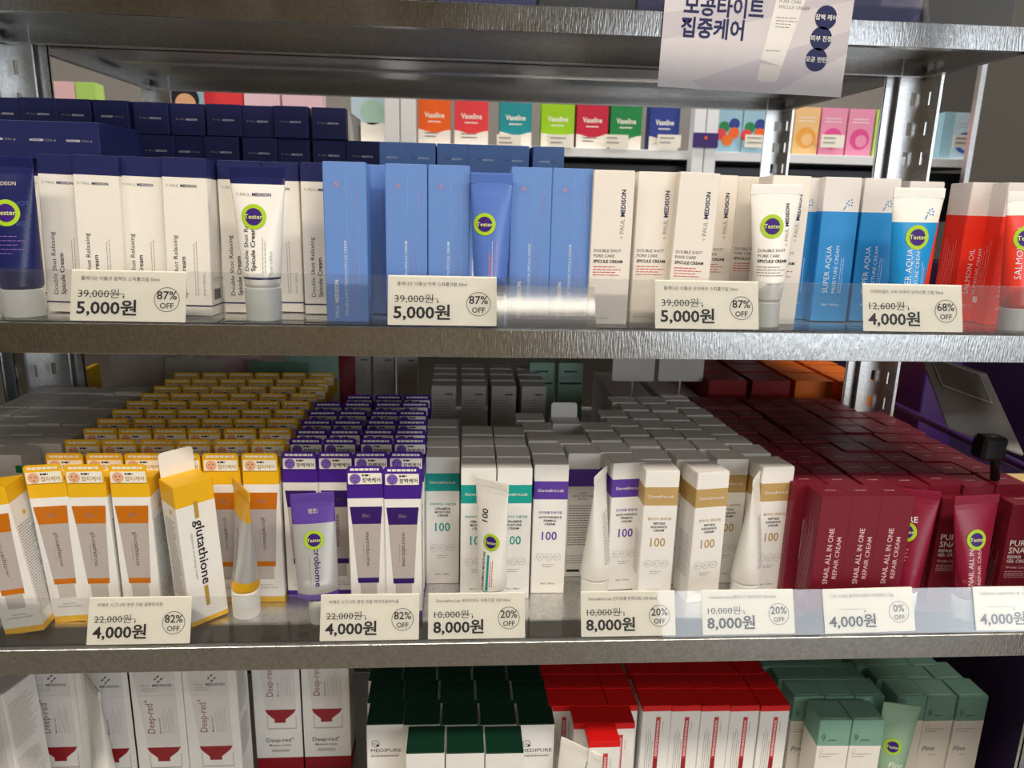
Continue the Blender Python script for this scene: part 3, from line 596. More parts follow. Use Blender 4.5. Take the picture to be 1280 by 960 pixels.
up(PORE, 938, .1, PT+'mostly hidden behind the white tester tube', CB, G3, 0)
up(PORE, 981, .046, PT+'right of the white tester tube, beside aqua box', CB, G3, 0, .5)
G4 = 'aqua and white boxes on the upper shelf'; AT = 'bright blue aqua cream box with white top, '
up(AQUA, 997.5, .081, AT+'behind the last cream pore box', CB, G4, 0)
up(AQUA, 1048, .066, AT+'in the middle of the three', CB, G4, -1.5)
up(AQUA, 1097, .07, AT+'left of the aqua tester tube', CB, G4, -1.5)
G5 = 'red and white boxes on the upper shelf'; ST = 'red salmon oil box with white top, '
up(SALMON, 1149, .1, ST+'hidden behind the aqua tester tube', CB, G5, 0)
up(SALMON, 1226, .085, ST+'showing its dark left side panel', CB, G5, 0)
up(SALMON, 1271, .062, ST+'left of the red tester tube', CB, G5, 0)
TT = 'tester tube'
def stand(proto, px, py, z, label, ry=0, rz=0, rx=0, capr=.014):
    Y = .0175+capr; return proto.put((at(px, py-12, Y).x, Y, z+.0008), label, TT, None, rx, ry, rz)
stand(TUBE_NAVY, 31, 392, ZA, 'navy tester tube with white cap at the left picture edge', -.5, 0, 0, .017)
stand(TUBE_RELAX, 330, 397, ZA, 'white tester tube with navy crimped top before the white boxes', .2)
stand(TUBE_BLUE, 612, 405, ZA, 'blue tester tube standing between the light blue boxes', 0)
stand(TUBE_PORE, 958, 404.5, ZA, 'white pore care tester tube with a tapered cap', -1.5)
stand(TUBE_AQUA, 1128, 402, ZA, 'aqua tester tube with white crimped top and clear cap', -.5)
stand(TUBE_SALMON, 1269, 396, ZA, 'red salmon oil tester tube cut by the right picture edge', -2)

ORD = ['first', 'second', 'third', 'fourth', 'fifth', 'sixth', 'seventh', 'eighth', 'ninth', 'tenth', 'eleventh', 'twelfth', 'thirteenth', 'fourteenth']
# boxes lying on top of standing ones, their lids towards the aisle
def lie(proto, x, Y, z, label, group, flip=False):
    hgt = .0345; L = getattr(proto, 'h', .138); o = proto.put((x, Y+L, z), label, CB, group)
    o.rotation_euler = (rad(90), 0, 0); o.location = (x, Y+L, z+hgt)
    if flip: o.rotation_euler = (rad(90), rad(180), 0); o.location = (x, Y+L, z)
    o.rotation_euler.z = rad(random.uniform(-1.3, 1.3)); return o
b, l = carton(.0395, .0345, .09, [(.09, 'navy')], 'navy', None, l_relax)
SHORT = Proto('short_navy_box', b.mesh('short_navy_box'), [('lid', l.mesh('lid'), None)]); SHORT.h = .09
XP = .0397; YB = .268
NSHORT = None
xs = [at(411, 150, YB).x+(k-10)*XP for k in range(12)]; z1 = .1386; zt = .0353
def back_stand(proto, x, Y, label, group): return proto.put((x, Y+.0345, ZA+.0005), label, CB, group)
for k, x in enumerate(xs):
    for r, Y in enumerate((.285, .365) if k < 11 else (.285,)): back_stand(RELAX, x, Y, 'white navy box standing under the lying pile, %s from left, %s row' % (ORD[k], ('front', 'rear')[r]), 'navy topped boxes holding up the lying pile')
    if k > 1: lie(RELAX, x, YB+random.uniform(-.006, .006)-(.0 if k > 4 else -.03), z1, 'navy box end in the lower lying row, %s from the left' % ORD[k-2], 'navy box ends in the lower lying row', k in (4, 6))
    if k < 11: lie(RELAX, x, YB+random.uniform(-.007, .007), z1+zt, 'navy box end in the topmost lying row, %s from the left' % ORD[k], 'navy box ends in the top lying row', k == 4)
for k, (px, pos) in enumerate(((2, 'cut by the picture edge'), (53, 'in the middle of three'), (101, 'beside the dark gap'))):
    p = at(px, 185, .115); back_stand(RELAX, p.x, .125, 'white navy box standing under the nearer lying box, %s' % pos, 'navy topped boxes under the nearer lying ones'); back_stand(RELAX, p.x, .2, 'white navy box at the rear under the nearer lying box, %s' % pos, 'navy topped boxes under the nearer lying ones')
    lie(SHORT, p.x, .115, z1, 'navy box end lying nearer than the rest, %s' % pos, 'three nearer navy box ends', True)
for k in range(6):
    x = at(484.5+k*39.6, 195, YB).x
    for r, Y in enumerate((.285, .365)): back_stand(BLUE, x, Y, 'light blue box standing under the lying blue ones, %s from left, %s row' % (ORD[k], ('front', 'rear')[r]), 'blue boxes under the lying blue ones')
    lie(BLUE, x, YB, z1, 'blue box end lying behind the front row, %s from the left' % ORD[k], 'blue box ends lying behind the front row', k == 5)

# ------------------------------------------------------------------ middle shelf: yellow and purple rows
def row_put(proto, px, py, ztop, zsh, d, label, cat=CB, group=None, rx=0, ry=0, rz=0, dy=0, skip=()):
    p = on(px, py, ztop); return proto.put((p.x, p.y+d+dy, zsh+.0005), label, cat, group, rx, ry, rz, skip)
zh = ZB+.15+.0185
YR = [(567, (57, 107, 155, 204, 252, 301)), (550, (80, 126, 174, 219, 266, 312)), (536, (103, 146, 190, 233, 278, 322)), (524, (120, 165, 208, 250, 291, 332)), (512.5, (138, 180, 220, 260, 300, 341)),
      (502, (156, 195, 235, 272, 312, 350)), (492.5, (174, 211, 248, 285, 322, 361)), (483.5, (190, 226, 261, 297, 335, 372)), (475, (204, 238, 273, 308, 343, 377)), (467, (216, 251, 284, 317, 351, 385))]
YG = 'yellow boxes with hang cards in rows on the middle shelf'
for r, (y, xs_) in enumerate(YR):
    for c, x in enumerate(xs_):
        nm = 'yellow hang card box, %s full row from the front, %s from the left' % (ORD[r], ORD[c])
        row_put(GLUTA, x+(23-r*.75), y, zh, ZB, .0355, nm, CB, YG, 0, 0, 0, r*.0004)
GF = 'yellow boxes standing ahead of the full rows'
for k, (px, t, ry) in enumerate(((66, 'left of three ahead of the full rows', -3.5), (107, 'in the middle of three ahead of the full rows', -.8), (160, 'right of three ahead of the full rows', -.3))):
    row_put(GLUTA, px, 581, zh, ZB, .0355, 'yellow hang card box, '+t, CB, GF, 0, ry)
pt = at(7, 632, .03); GLUTA.put((-.407-.018, .028+.0355, ZB+.002), 'turned yellow white box at the far left, small print side showing', CB, None, 0, math.degrees(math.atan2(pt.x+.407, .15)), 3, ('hang_card', 'promo_sticker'))
# the opened yellow box
def open_box():
    w, d, h = .0385, .036, .15
    def p(b, fr, le, ri):
        b.text(fr, 'glutathione', -.003, .112, .0125, 'black', -90, 'l', .014, .07); b.rect(fr, -.0022, .0018, .114, .132, 'gold'); b.rect(fr, -.0022, .0018, .018, .04, 'gold')
        b.text(fr, 'signature nourishing cream', -.0085, .1, .0036, 'grey', -90, 'l', 0, .05)
        b.disc(le, .022, .122, .0028, 'yellow'); b.greek(le, .005, .112, .026, 32, .0027, 'grey', 0, .0009, 91)
    b, l = carton(w, d, h, [(.005, 'yellow'), (.129, 'white'), (h, 'yellow')], 'yellow', p)
    fl = MB(); prism(fl, rrect(-.017, .017, h, h+.026, .004, 4, (0, 0, 1, 1)), -.0008, -.0002, 'white')
    return Proto('opened_yellow_box', b.mesh('opened_yellow_box'), [('lid', l.mesh('lid'), None), ('raised_flap', fl.mesh('raised_flap'), None)])
p = on(240, 786, ZB); a = 41
o = open_box().put((p.x+.0193*math.cos(rad(a))-.036*math.sin(rad(a)), p.y+.0193*math.sin(rad(a))+.036*math.cos(rad(a)), ZB+.002), 'opened yellow box with raised white flap and glutathione lettering', CB, None, 0, -2.5, a)
p = on(304, 776, ZB)
TUBE_GLUTA.put((p.x, p.y+.014, ZB+.0008), 'silver and yellow tester tube seen edge on before yellow boxes', TT, None, 0, 3, -56)
PR = [(565, (352, 397, 441, 486)), (548, (361, 404, 449, 491)), (537, (369, 410, 453, 492)), (525, (376, 415, 457, 495)), (513.5, (384, 422, 462, 497)), (503, (392, 429, 467, 500)), (494, (432, 469, 504))]
PG = 'purple boxes with hang cards in rows on the middle shelf'
for r, (y, xs_) in enumerate(PR):
    for c, x in enumerate(xs_):
        row_put(MICRO, x+(22-r*.8), y, zh, ZB, .0355, 'purple hang card box, %s full row from the front, %s from the left' % (ORD[r], ORD[c]), CB, PG, 0, 0, random.uniform(-1, 1))
row_put(MICRO, 458, 583, zh, ZB, .0355, 'purple hang card box ahead of the rows, left of a pair', CB, 'pair of purple boxes ahead of the rows', 0, -.6)
row_put(MICRO, 503.5, 584, zh, ZB, .0355, 'purple hang card box ahead of the rows, beside the teal boxes', CB, 'pair of purple boxes ahead of the rows', 0, -.3)
p = on(398, 784, ZB); TUBE_MICRO.put((p.x, p.y+.011, ZB+.0008), 'silver tester tube with purple crimped top before purple boxes', TT, None, -3, -1.5, 6)
# ------------------------------------------------------------------ banded white boxes
z0 = ZB+.1506; D = .0365
TL = 'white box with teal band, '; TG = 'teal banded boxes'
for c, (px0, px1, ys, t) in enumerate(((553.5, 552.5, (573, 560, 547, 535), 'left'), (598.5, 596.5, (587, 572, 558.5, 544.5), 'middle'), (644, 639, (587, 572, 558.5, 545.5), 'right'))):
    for r, y in enumerate(ys):
        row_put(CERA, px0+(px1-px0)*r/3-(2 if r > 1 and c == 2 else 0), y, z0, ZB, D, TL+'%s in the %s column from the front' % (ORD[r], t), CB, TG, 0, 0, 0, r*.0003)
def Z3(x0, x1, y): return 600+(x0+x1)/8+2, 430+y/4
VL = 'white box with violet band, '; GL = 'white box with tan band, '
cols = [(ANTI, VL, 'left', [(270, 440, 611), (252, 418, 552), (238, 390, 490), (212, 362, 438), (172, 322, 388)]),
        (ANTI, VL, 'middle', [(430, 600, 553), (385, 555, 503), (355, 505, 405)]),
        (ANTI, VL, 'right', [(640, 810, 601), (592, 752, 547), (552, 706, 489), (512, 668, 436)]),
        (PEPT, GL, 'first', [(820, 995, 640), (775, 958, 582), (728, 905, 518), (686, 845, 461), (640, 797, 414), (588, 745, 370)]),
        (PEPT, GL, 'second', [(1050, 1225, 648), (965, 1148, 584), (910, 1080, 530), (858, 1024, 474), (806, 958, 427), (755, 900, 380), (700, 850, 335), (643, 795, 300)]),
        (PEPT, GL, 'third', [(1175, 1340, 582), (1085, 1250, 531), (1018, 1185, 477), (952, 1115, 431), (898, 1055, 386), (848, 995, 339), (788, 940, 301)]),
        (PEPT, GL, 'fourth', [(1385, 1560, 622), (1290, 1450, 555), (1205, 1360, 505), (1130, 1295, 457), (1072, 1240, 410), (1010, 1172, 362), (955, 1112, 325), (908, 1055, 286)])]
for ci, (pr_, tl, cn, L) in enumerate(cols):
    for r, (a, c_, y) in enumerate(L):
        px, py = Z3(a, c_, y); pr2 = pr_; lab = tl+'%s in the %s %s column from the front' % (ORD[r], cn, 'violet' if tl is VL else 'tan')
        rz = random.uniform(-1, 1)
        if ci == 1 and r == 0: pr2, lab = ANTIB, 'white box with violet band turned to its small print back'
        if ci == 4 and r == 0: rz = 9
        if ci == 6 and r == 0: rz = 6
        if ci == 2 and r == 0: rz = 6
        row_put(pr2, px, py, z0, ZB, D, lab, CB, 'tan banded boxes' if tl is GL else 'violet banded boxes', 0, 0, rz, r*.0003)
# lifted white flap of the far violet banded box
px, py = Z3(300, 470, 340); p = on(px, py, z0)
b = MB(); prism(b, rrect(-.017, .017, 0, .019, .004, 4, (0, 0, 1, 1)), -.0004, .0004, 'white'); g = on(*Z3(355, 505, 405), z0)
# ^ parented below to the box it belongs to
_far = [o for o in COL.objects if o.get('label', '') == VL+'third in the middle violet column from the front'][0]
fo = obj('raised_flap', b.mesh('raised_flap'), _far, (-.0, -.003, .1506), (rad(-8), 0, 0))
# testers in front of them
p = on(616, 770, ZB); TUBE_CERA.put((p.x, p.y+.012, ZB+.0008), 'creased white tester tube with teal stripe, seen nearly edge on', TT, None, 0, -1.5, -38)
p = on(745, 752, ZB); TUBE_WHITE.put((p.x+.0, p.y+.014, ZB+.0008), 'plain white tester tube seen edge on beside the violet box', TT, None, 0, .5, 62)
p = on(935, 757, ZB); TUBE_WHITE.put((p.x, p.y+.014, ZB+.0008), 'plain white tester tube with printed back before tan boxes', TT, None, 0, 1.5, 58)
# ------------------------------------------------------------------ plain white boxes in the shade at the left
zp = ZB+.1506; xr_ = on(77, 556, zp).x; y0_ = on(50, 556, zp).y
for r in range(9):
    for c in range(4):
        x = xr_-.0192-c*.0386
        if (r == 0 and c > 2) or y0_+r*.0372 > .39: continue
        PLAIN.put((x-.0002*r, y0_+r*.0372+.0365, ZB+.0005), 'plain white box in the shade, %s row from the front, %s from the yellow boxes' % (ORD[r], ORD[c]), CB, 'plain white boxes left of the yellow ones', random.uniform(-.4, .4), 0, random.uniform(-1.3, 1.3)).scale.z = random.uniform(.985, 1)
p = on(17, 566, zp); PLAIN.put((p.x-.004, p.y+.0365-.012, ZB+.0005), 'plain white box standing ahead of its rows at the left picture edge', CB, None, 0, 0, -2)
# ------------------------------------------------------------------ maroon boxes
zm = ZB+.1356; MG = 'maroon snail cream boxes packed on the middle shelf'
p0 = on(1047.5, 622.5, zm); MX, MD = .0375, .0358
for k, px in enumerate((1047.5, 1086, 1122.5)):
    row_put(SNAIL, px, 622, zm, ZB, .0355, 'maroon box lettered SNAIL ALL IN ONE, %s in the front row' % ('left', 'middle', 'right')[k], CB, 'maroon boxes lettered SNAIL ALL IN ONE in front', 0, .3)
row_put(PURE, 1203, 625, zm-.013, ZB, .036, 'maroon box lettered PURE SNAIL between the two maroon tester tubes', CB, None, 0, 0, -3)
row_put(PURE, 1290, 632, zm-.013, ZB, .036, 'maroon box lettered PURE SNAIL at the right picture edge', CB, None, 0, 0, -2)
for r in range(10):
    y = p0.y+.0368*(r+1)-.001
    for c in range(8):
        x = p0.x-.0115+c*MX+(.006 if c > 1 and r > 4 else .002*(c > 1))+random.uniform(-.0006, .0006)-.0008*r
        if x > .648-.0185 or (y > .37 and x > .585): continue
        SNAIL.put((x, y+.0355+random.uniform(-.0004, .0004), ZB+.0005), 'maroon box seen by its lid, %s row behind the front, %s column from the left' % (ORD[r], ORD[c]), CB, MG, random.uniform(-.5, .5), 0, random.uniform(-1.4, 1.4)).scale.z = random.uniform(.985, 1)
p = at(1146, 690, .05); TUBE_PURE.put((p.x-.006, .052, ZB+.0018), 'maroon tester tube half hidden by the right SNAIL ALL IN ONE box', TT, None, -4, -1, -20)
p = at(1223, 690, .036); TUBE_SNAIL.put((p.x-.002, .036, ZB+.0018), 'maroon tester tube facing front before the PURE SNAIL boxes', TT, None, -4, -1.5, 4)

# ------------------------------------------------------------------ bottom shelf
def low(proto, px, py, h, d, label, group, rx=0, ry=0, rz=0): return row_put(proto, px, py, ZC+h, ZC, d, label, CB, group, rx, ry, rz)
DG = 'white boxes printed with a red nozzle tube'
for px, Y, t, rz in ((199, .15, 'second from the white tester tube', 0), (265, .15, 'last of the front ones, before a gap', 0), (134, .15, 'behind the white tester tube', 0), (68, .155, 'left of the white tester tube', 0), (349, .215, 'further back, left of the pair', 0), (407, .215, 'further back, beside the dark gap', 0)):
    p = at(px, 900, Y); DEEP.put((p.x, Y+.045, ZC+.0005), 'white box with printed red nozzle tube, '+t, CB, DG, 0, 0, rz)
p = at(10, 900, .1); DEEP.put((p.x-.012, .145, ZC+.002), 'white box turned to its printed side at the lower left corner', CB, None, 0, -2, -14)
p = at(112, 900, .11); TUBE_DEEP.put((p.x, .125, ZC+.0008), 'white squeezed tester tube edge on between the red nozzle boxes', TT, None, 0, -1, -48)
MGp = 'white boxes with dark green lids'
for c, (px, px2) in enumerate(((481, 481.5), (527, 524), (575, 568), (623, 612), (671, 656))):
    ys = ((942,) if c in (1, 2, 3) else ())+(906, 879, 851)
    for r, y in enumerate(ys):
        rr = r-(1 if c in (1, 2, 3) else 0); t = rr/2 if rr > 0 else 0
        low(MEDI, (px+(px2-px)*t) if rr >= 0 else (531.5, 581.5, 631)[c-1], y, .1606, .044, 'dark green lidded box, %s from the front in the %s column' % (ORD[r], ORD[c]), MGp)
p = at(720, 940, .075); TUBE_MEDI.put((p.x-.012, .072, ZC+.0022), 'white flat tester tube leaning before the green and red boxes', TT, None, 0, 7, -30)
RG = 'white boxes with red lids'
for c in range(8):
    px = (704, 741, 779, 822.5, 858.5, 895.5, 932, 970)[c]
    for r, y in enumerate((883, 861, 843)):
        low(REDW, px-(px-560)*.035*r, y+.2, .1606, .0345, 'red lidded box, %s from the front in the %s column from the left' % (ORD[r], ORD[c]), RG)
for px, y, t in ((737, 905, 'left one of two stepping forward'), (775, 905, 'right one of two stepping forward'), (756, 928, 'standing foremost of all')):
    low(REDW, px, y, .1606, .0345, 'red lidded box '+t, 'red lidded boxes stepping forward')
NG = 'sage green and cream pine boxes'
for c in range(6):
    px = (1006, 1044, 1082, 1141, 1178.5, 1218)[c]
    for r, y in enumerate((872, 850, 834)):
        q = px if c > 2 else px+6
        low(PINE, q-(q-560)*.045*r, y, .1606, .0385, 'sage green pine box, %s from the front in the %s column from the left' % (ORD[r], ORD[c]), NG)
for px, t in ((1047, 'left one of two standing ahead'), (1088, 'right one of two ahead, touching the green tester tube')):
    low(PINE, px, 902, .1606, .0385, 'sage green pine box '+t, 'pine boxes standing ahead', 0, 0, -2)
p = at(1112, 935, .1); TUBE_PINE.put((p.x, .1, ZC+.0008), 'pale sage green tester tube among the pine boxes', TT, None, -2, 3, -10)

# ------------------------------------------------------------------ poster
def poster():
    q = [at(833, 0, -.003), at(825, 110, -.003), at(1050, 120, -.003), at(1066, 0, -.003)]
    w = .157; h = .115; K = 1.345; b = MB(); prism(b, [(-w/2, 0), (w/2, 0), (w/2, h), (-w/2, h)], -.0004, .0004, 'pastel')
    p = lambda e: (lambda u, v: (u, -.0005-e, v))
    b.poly(p(0), [(-w/2, .036), (-w/2, .056), (.0, .07), (w/2, .092), (w/2, .075)], 'shade'); b.poly(p(0), [(-.04, 0), (-.05, .006), (w/2, .052), (w/2, .034), (.02, 0)], 'shade')
    b.text(p(.0003), '모공타이트', -.0625, .0572, .0165, 'navy', 0, 'l', .025, .0665); b.text(p(.0003), '집중케어', -.0635, .0405, .0165, 'navy', 0, 'l', .025, .0525)
    t = p(.0002); b.poly(t, [(.006, .0255), (.0245, .021), (.048, h), (.02, h)], 'white'); b.poly(t, [(.0045, .0105), (.0075, .0085), (.02, .0085), (.0225, .011), (.0245, .021), (.006, .0225)], 'ash')
    b.poly(p(.0001), [(.0045, .0105), (-.008, .012), (-.006, .016), (.0055, .019)], 'shade')
    t = p(.0004)
    for k, s in enumerate(('DOUBLE SHOT', 'PORE CARE', 'SPICULE CREAM')): b.text(t, s, .0158, .0735-k*.0042, .0036, 'grey', 0, 'l')
    b.greek(t, .0148, .058, .018, 4, .0024, 'grey', 0, .0005, 3); b.greek(t, .0095, .0325, .013, 1, .002, 'grey', 0, .0007, 4)
    b.text(t, 'PAUL MEDISON', .0395, .078, .0042, 'navy', 75 and 90, 'l', .01)
    for k, s in enumerate(('잡백 케어', '피부 진정', '모공 탄탄')):
        b.disc(t, .0565-k*.0018, .0605-k*.0162, .0092, 'navy', 28); b.text(p(.0006), s, .0565-k*.0018, .0588-k*.0162, .0047, 'white', 0, 'c', .015)
    c = at(937.5, 115, YTOP-.003); o = obj('hanging_poster', b.mesh('hanging_poster'), None, (c.x, YTOP-.0025, c.z), (0, rad(1.2), 0)); o.scale = (K, 1, K)
    tag(o, 'white shelf poster with navy Korean lettering hanging from the top shelf edge', 'poster')
poster()

# ------------------------------------------------------------------ things on the rack behind
zr = ZB
def simple_box(name, w, d, h, c, prints=None, lid=None):
    b, l = carton(w, d, h, [(h, c)], lid or c, prints); return Proto(name, b.mesh(name), [('lid', l.mesh('lid'), None)])
def p_back(b, fr, le, ri):
    b.greek(fr, .002, .127, .012, 1, .002, 'black', 0, .0022, 14, .05); b.greek(fr, -.016, .118, .03, 9, .0045, 'grey', 0, .0009, 15)
GREYB = simple_box('small_print_box', .0385, .036, .14, 'ash', p_back)
for c in range(4):
    for r in range(4):
        p = at(555+c*36.5, 520, .5); GREYB.put((p.x, .475+r*.042+.036, zr+.0005), 'white small print box on the rack behind, %s row, %s from the left' % (ORD[r], ORD[c]), CB, 'white small print boxes on the rack behind')
for c in range(3):
    p = at(451+c*29, 490, .72); GREYB.put((p.x, .72+.036, zr+.0005), 'white box at the rear of the back rack, %s from the left' % ORD[c], CB, 'white boxes at the rear of the back rack')
def p_tealb(b, fr, le, ri): b.greek(fr, -.011, .14, .022, 1, .002, 'black', 0, .003, 14, .05); b.greek(fr, -.018, .132, .036, 2, .004, 'grey', 0, .0009, 16); b.rect(fr, -.019, .019, .119, .1225, 'sageink')
GRNB = simple_box('green_line_box', .0425, .036, .155, 'mint', p_tealb)
for c in range(2):
    p = at(676+c*36, 500, .58); GRNB.put((p.x, .58+.036, zr+.0005), 'pale green box with a dark line on the rack behind, %s' % ('left', 'right')[c], CB, 'pale green boxes on the rack behind')
CRIM = simple_box('crimson_box', .0625, .06, .122, 'crimson'); AMB = simple_box('orange_box', .0625, .06, .122, 'amber')
for r in range(4):
    for c in range(2):
        p = at(903+c*53, 480, .5); CRIM.put((p.x, .475+r*.064+.06, ZB+.031), 'crimson box on the rack behind, %s row, %s' % (ORD[r], ('left', 'right')[c]), CB, 'crimson boxes on the rack behind')
        p = at(1009+c*53, 480, .5); AMB.put((p.x, .475+r*.064+.06, ZB+.031), 'orange box on the rack behind, %s row, %s' % (ORD[r], ('left', 'right')[c]), CB, 'orange boxes on the rack behind')
b = MB(); b.box(at(874, 490, .48).x, .612, .47, .76, ZB+.0005, ZB+.03, 'kraft', .001); tag(obj('cardboard_tray', b.mesh('cardboard_tray')), 'flat cardboard tray under the crimson and orange boxes', 'tray')
for k, (x0, x1) in enumerate(((766, 817), (824, 878))):
    a, c = at(x0, 452, .5), at(x1, 475, .5); b = MB(); prism(b, rrect(a.x, c.x, at(x0, 476, .5).z, at(x0, 446, .5).z, .003, 3), .4985, .5, 'white')
    st = MB(); st.box((a.x+c.x)/2-.001, (a.x+c.x)/2+.001, .5002, .5022, ZB+.12, at(x0, 460, .5).z, 'whitesteel')
    o = obj('blank_card', b.mesh('blank_card')); tag(o, 'blank white card back above the tan boxes, %s of two' % ('left', 'right')[k], 'card', 'blank card backs on the rack behind'); obj('stem', st.mesh('stem'), o)
    q = simple_box('wide_white_box', .066, .2, .12, 'ash'); q.put(((a.x+c.x)/2, .47+.2, ZB+.0005), 'wide white box behind the tan boxes, %s of two' % ('left', 'right')[k], CB, 'wide white boxes behind the tan ones')
def pouch(px, Y, w, h, c, label, rz, tilt):
    b = MB(); n = 9
    f = [(w*(i/(n-1)-.5), -(.012*math.sin(math.pi*i/(n-1))*math.sin(math.pi*j/(n-1)))-.0005, h*j/(n-1)) for j in range(n) for i in range(n)]; bk = [(x, -y, z) for x, y, z in f]
    fs = [(j*n+i, j*n+i+1, (j+1)*n+i+1, (j+1)*n+i) for j in range(n-1) for i in range(n-1)]
    b.add(f, fs, c, True); b.add(bk, [tuple(reversed(q)) for q in fs], c, True)
    p = at(px, 470, Y); o = obj('foil_pouch', b.mesh('foil_pouch'), None, (p.x, Y, ZB+.001), (rad(-tilt), 0, rad(rz))); tag(o, label, 'pouch')
for px, Y, w, h, c, t, rz, tl in ((175, .56, .1, .165, 'silver', 'grey foil pouch behind the plain white boxes', 8, 10), (232, .53, .1, .165, 'softgrey', 'pale foil pouch on the rack behind the yellow rows', -6, 14), (288, .575, .09, .16, 'rose', 'pinkish foil pouch on the rack behind the yellow rows', 5, 12), (335, .51, .1, .165, 'sage', 'green foil pouch on the rack behind the yellow rows', -8, 16), (390, .6, .09, .16, 'mint', 'pale green foil pouch beside the purple rows', 10, 14), (418, .66, .07, .165, 'crimson', 'dark red pouch left of the rear white boxes', 0, 8)):
    pouch(px, Y, w, h, c, t, rz, tl)
b = MB(); b.box(at(104, 450, .5).x, at(112, 450, .5).x, .47, .53, ZB+.0005, ZB+.16, 'yellow', .0005); tag(obj('yellow_carton', b.mesh('yellow_carton')), 'narrow yellow carton behind the left rear post', 'carton')

# ------------------------------------------------------------------ gondola across the next aisle
YG_ = 1.3; zg = at(700, 184, YG_).z
def gondola():
    t = obj('display_gondola', None); tag(t, 'white and black shop gondola across the next aisle', 'gondola')
    b = MB(); b.box(-2.4, 1.39, YG_-.01, YG_+.35, zg-.022, zg, 'whitesteel', .001); obj('shelf', b.mesh('shelf'), t)
    b = MB(); b.box(-2.4, 1.39, YG_+.36, YG_+.4, FLOOR, .62, 'midgrey'); obj('back_panel', b.mesh('back_panel'), t)
    b = MB(); b.box(-2.4, 1.39, YG_+.02, YG_+.35, zg-.16, zg-.035, 'darkshelf', .002); b.box(-2.4, 1.39, YG_, YG_+.35, zg-.3, zg-.27, 'darkshelf'); obj('lower_shelf', b.mesh('lower_shelf'), t)
    for x0, x1 in ((482, 520), (863, 893)):
        a, c = at(x0, 180, YG_-.03).x, at(x1, 180, YG_-.03).x; b = MB()
        b.box(a, (a+c)/2-.001, YG_-.05, YG_-.012, FLOOR, .6, 'whitesteel', .002); b.box((a+c)/2+.001, c, YG_-.05, YG_-.012, FLOOR, .6, 'whitesteel', .002); o = obj('upright', b.mesh('upright'), t)
        if x0 > 800:
            b = MB(); b.box(a-.001, c+.001, YG_-.054, YG_-.0505, at(870, 186, YG_).z, at(870, 168, YG_).z, 'purpledark'); b.disc(lambda u, v: (u, YG_-.0545, v), (a+c)/2, at(870, 174, YG_).z, .004, 'tangerine'); obj('label_band', b.mesh('label_band'), o)
gondola()
def jelly(px0, px1, c, label, kind, yb=None):
    a, d_ = at(px0, 176, YG_+.02), at(px1, 176, YG_+.02); w = d_.x-a.x; h = .115; x = (a.x+d_.x)/2
    def p(b, fr, le, ri):
        if kind == 'vas':
            n = 9; wave = [(w/2-w*i/(n-1), .03+.004*math.cos(i/(n-1)*math.tau)) for i in range(n)]
            b.poly(fr, [(-w/2, 0), (w/2, 0)]+wave, 'pore')
            b.text(fr, 'Vaseline', 0, .062, .018, 'paper', 0, 'c', .02, w*.62); b.greek(fr, -w*.2, .051, w*.4, 1, .008, 'paper', 0, .003, 8, .05); b.greek(fr, -w*.3, .024, w*.5, 2, .008, 'softgrey', 0, .003, 7)
        elif kind == 'drop': b.disc(fr, 0, .042, .026, c+'deep' if c+'deep' in MATS else 'skydeep'); b.disc(lambda u, v: (u, -.0455, v), .004, .038, .015, c); b.greek(fr, -w*.35, .09, w*.7, 2, .008, 'white', 0, .002, 7)
        elif kind == 'balls':
            for q, (du, dv, cc) in enumerate(((-.014, .062, 'leaf'), (.012, .07, 'royal'), (-.022, .044, 'coral'), (.012, .048, 'tangerine'), (-.004, .03, 'amber'))): b.disc(lambda u, v: (u, -.0453-q*.0003, v), du, dv, .014, cc)
        elif kind == 'soft': b.disc(fr, 0, .07, .03, 'mint'); b.rect(fr, -w/2, w/2, 0, .045, 'paper')
    q = simple_box('lip_balm_carton' if kind == 'vas' else 'cosmetics_carton', w, .045, h, c, p); q.put((x, YG_+.065, zg+.0005), label, 'carton', 'coloured cartons on the gondola behind')
for x0, x1, c, t in ((523, 563, 'tangerine', 'orange'), (568, 610, 'coral', 'coral red'), (624, 664, 'lagoon', 'teal'), (676, 717, 'lime', 'lime green'), (720, 759, 'cherry', 'dark pink'), (762, 801, 'leaf', 'green'), (811, 848, 'royal', 'navy')):
    jelly(x0, x1, c, '%s lip balm carton on the gondola behind' % t, 'vas')
for x0, x1, c, t, k in ((440, 492, 'icy', 'pale carton with a mint circle left of the lip balm', 'soft'), (895, 926, 'sky', 'pale blue carton with coloured balls beside the white upright', 'balls'), (927, 958, 'sky', 'pale blue carton with coloured balls behind the slotted post', 'balls'),
                        (991, 1022, 'peach', 'peach coloured carton on the gondola behind', 'drop'), (1024, 1056, 'pink', 'pink carton beside the peach one', 'drop'), (1058, 1090, 'pink', 'pink carton beside the light green one', 'drop'), (1092, 1104, 'leafpale', 'narrow light green carton beside the pink one', ''),
                        (1176, 1190, 'sky', 'blue carton partly behind the right post', ''), (1190, 1222, 'icy', 'ice blue carton at the far right of the gondola', 'drop'), (65, 100, 'rose', 'rose carton seen through the left end of the rack', ''), (101, 126, 'leafpale', 'pale green carton seen through the left end of the rack', ''), (258, 306, 'coral', 'red carton above the navy boxes', ''), (308, 352, 'lightpink', 'light pink carton above the navy boxes, left', ''), (355, 405, 'lightpink', 'light pink carton above the navy boxes, right', '')):
    jelly(x0, x1, c, t, k)
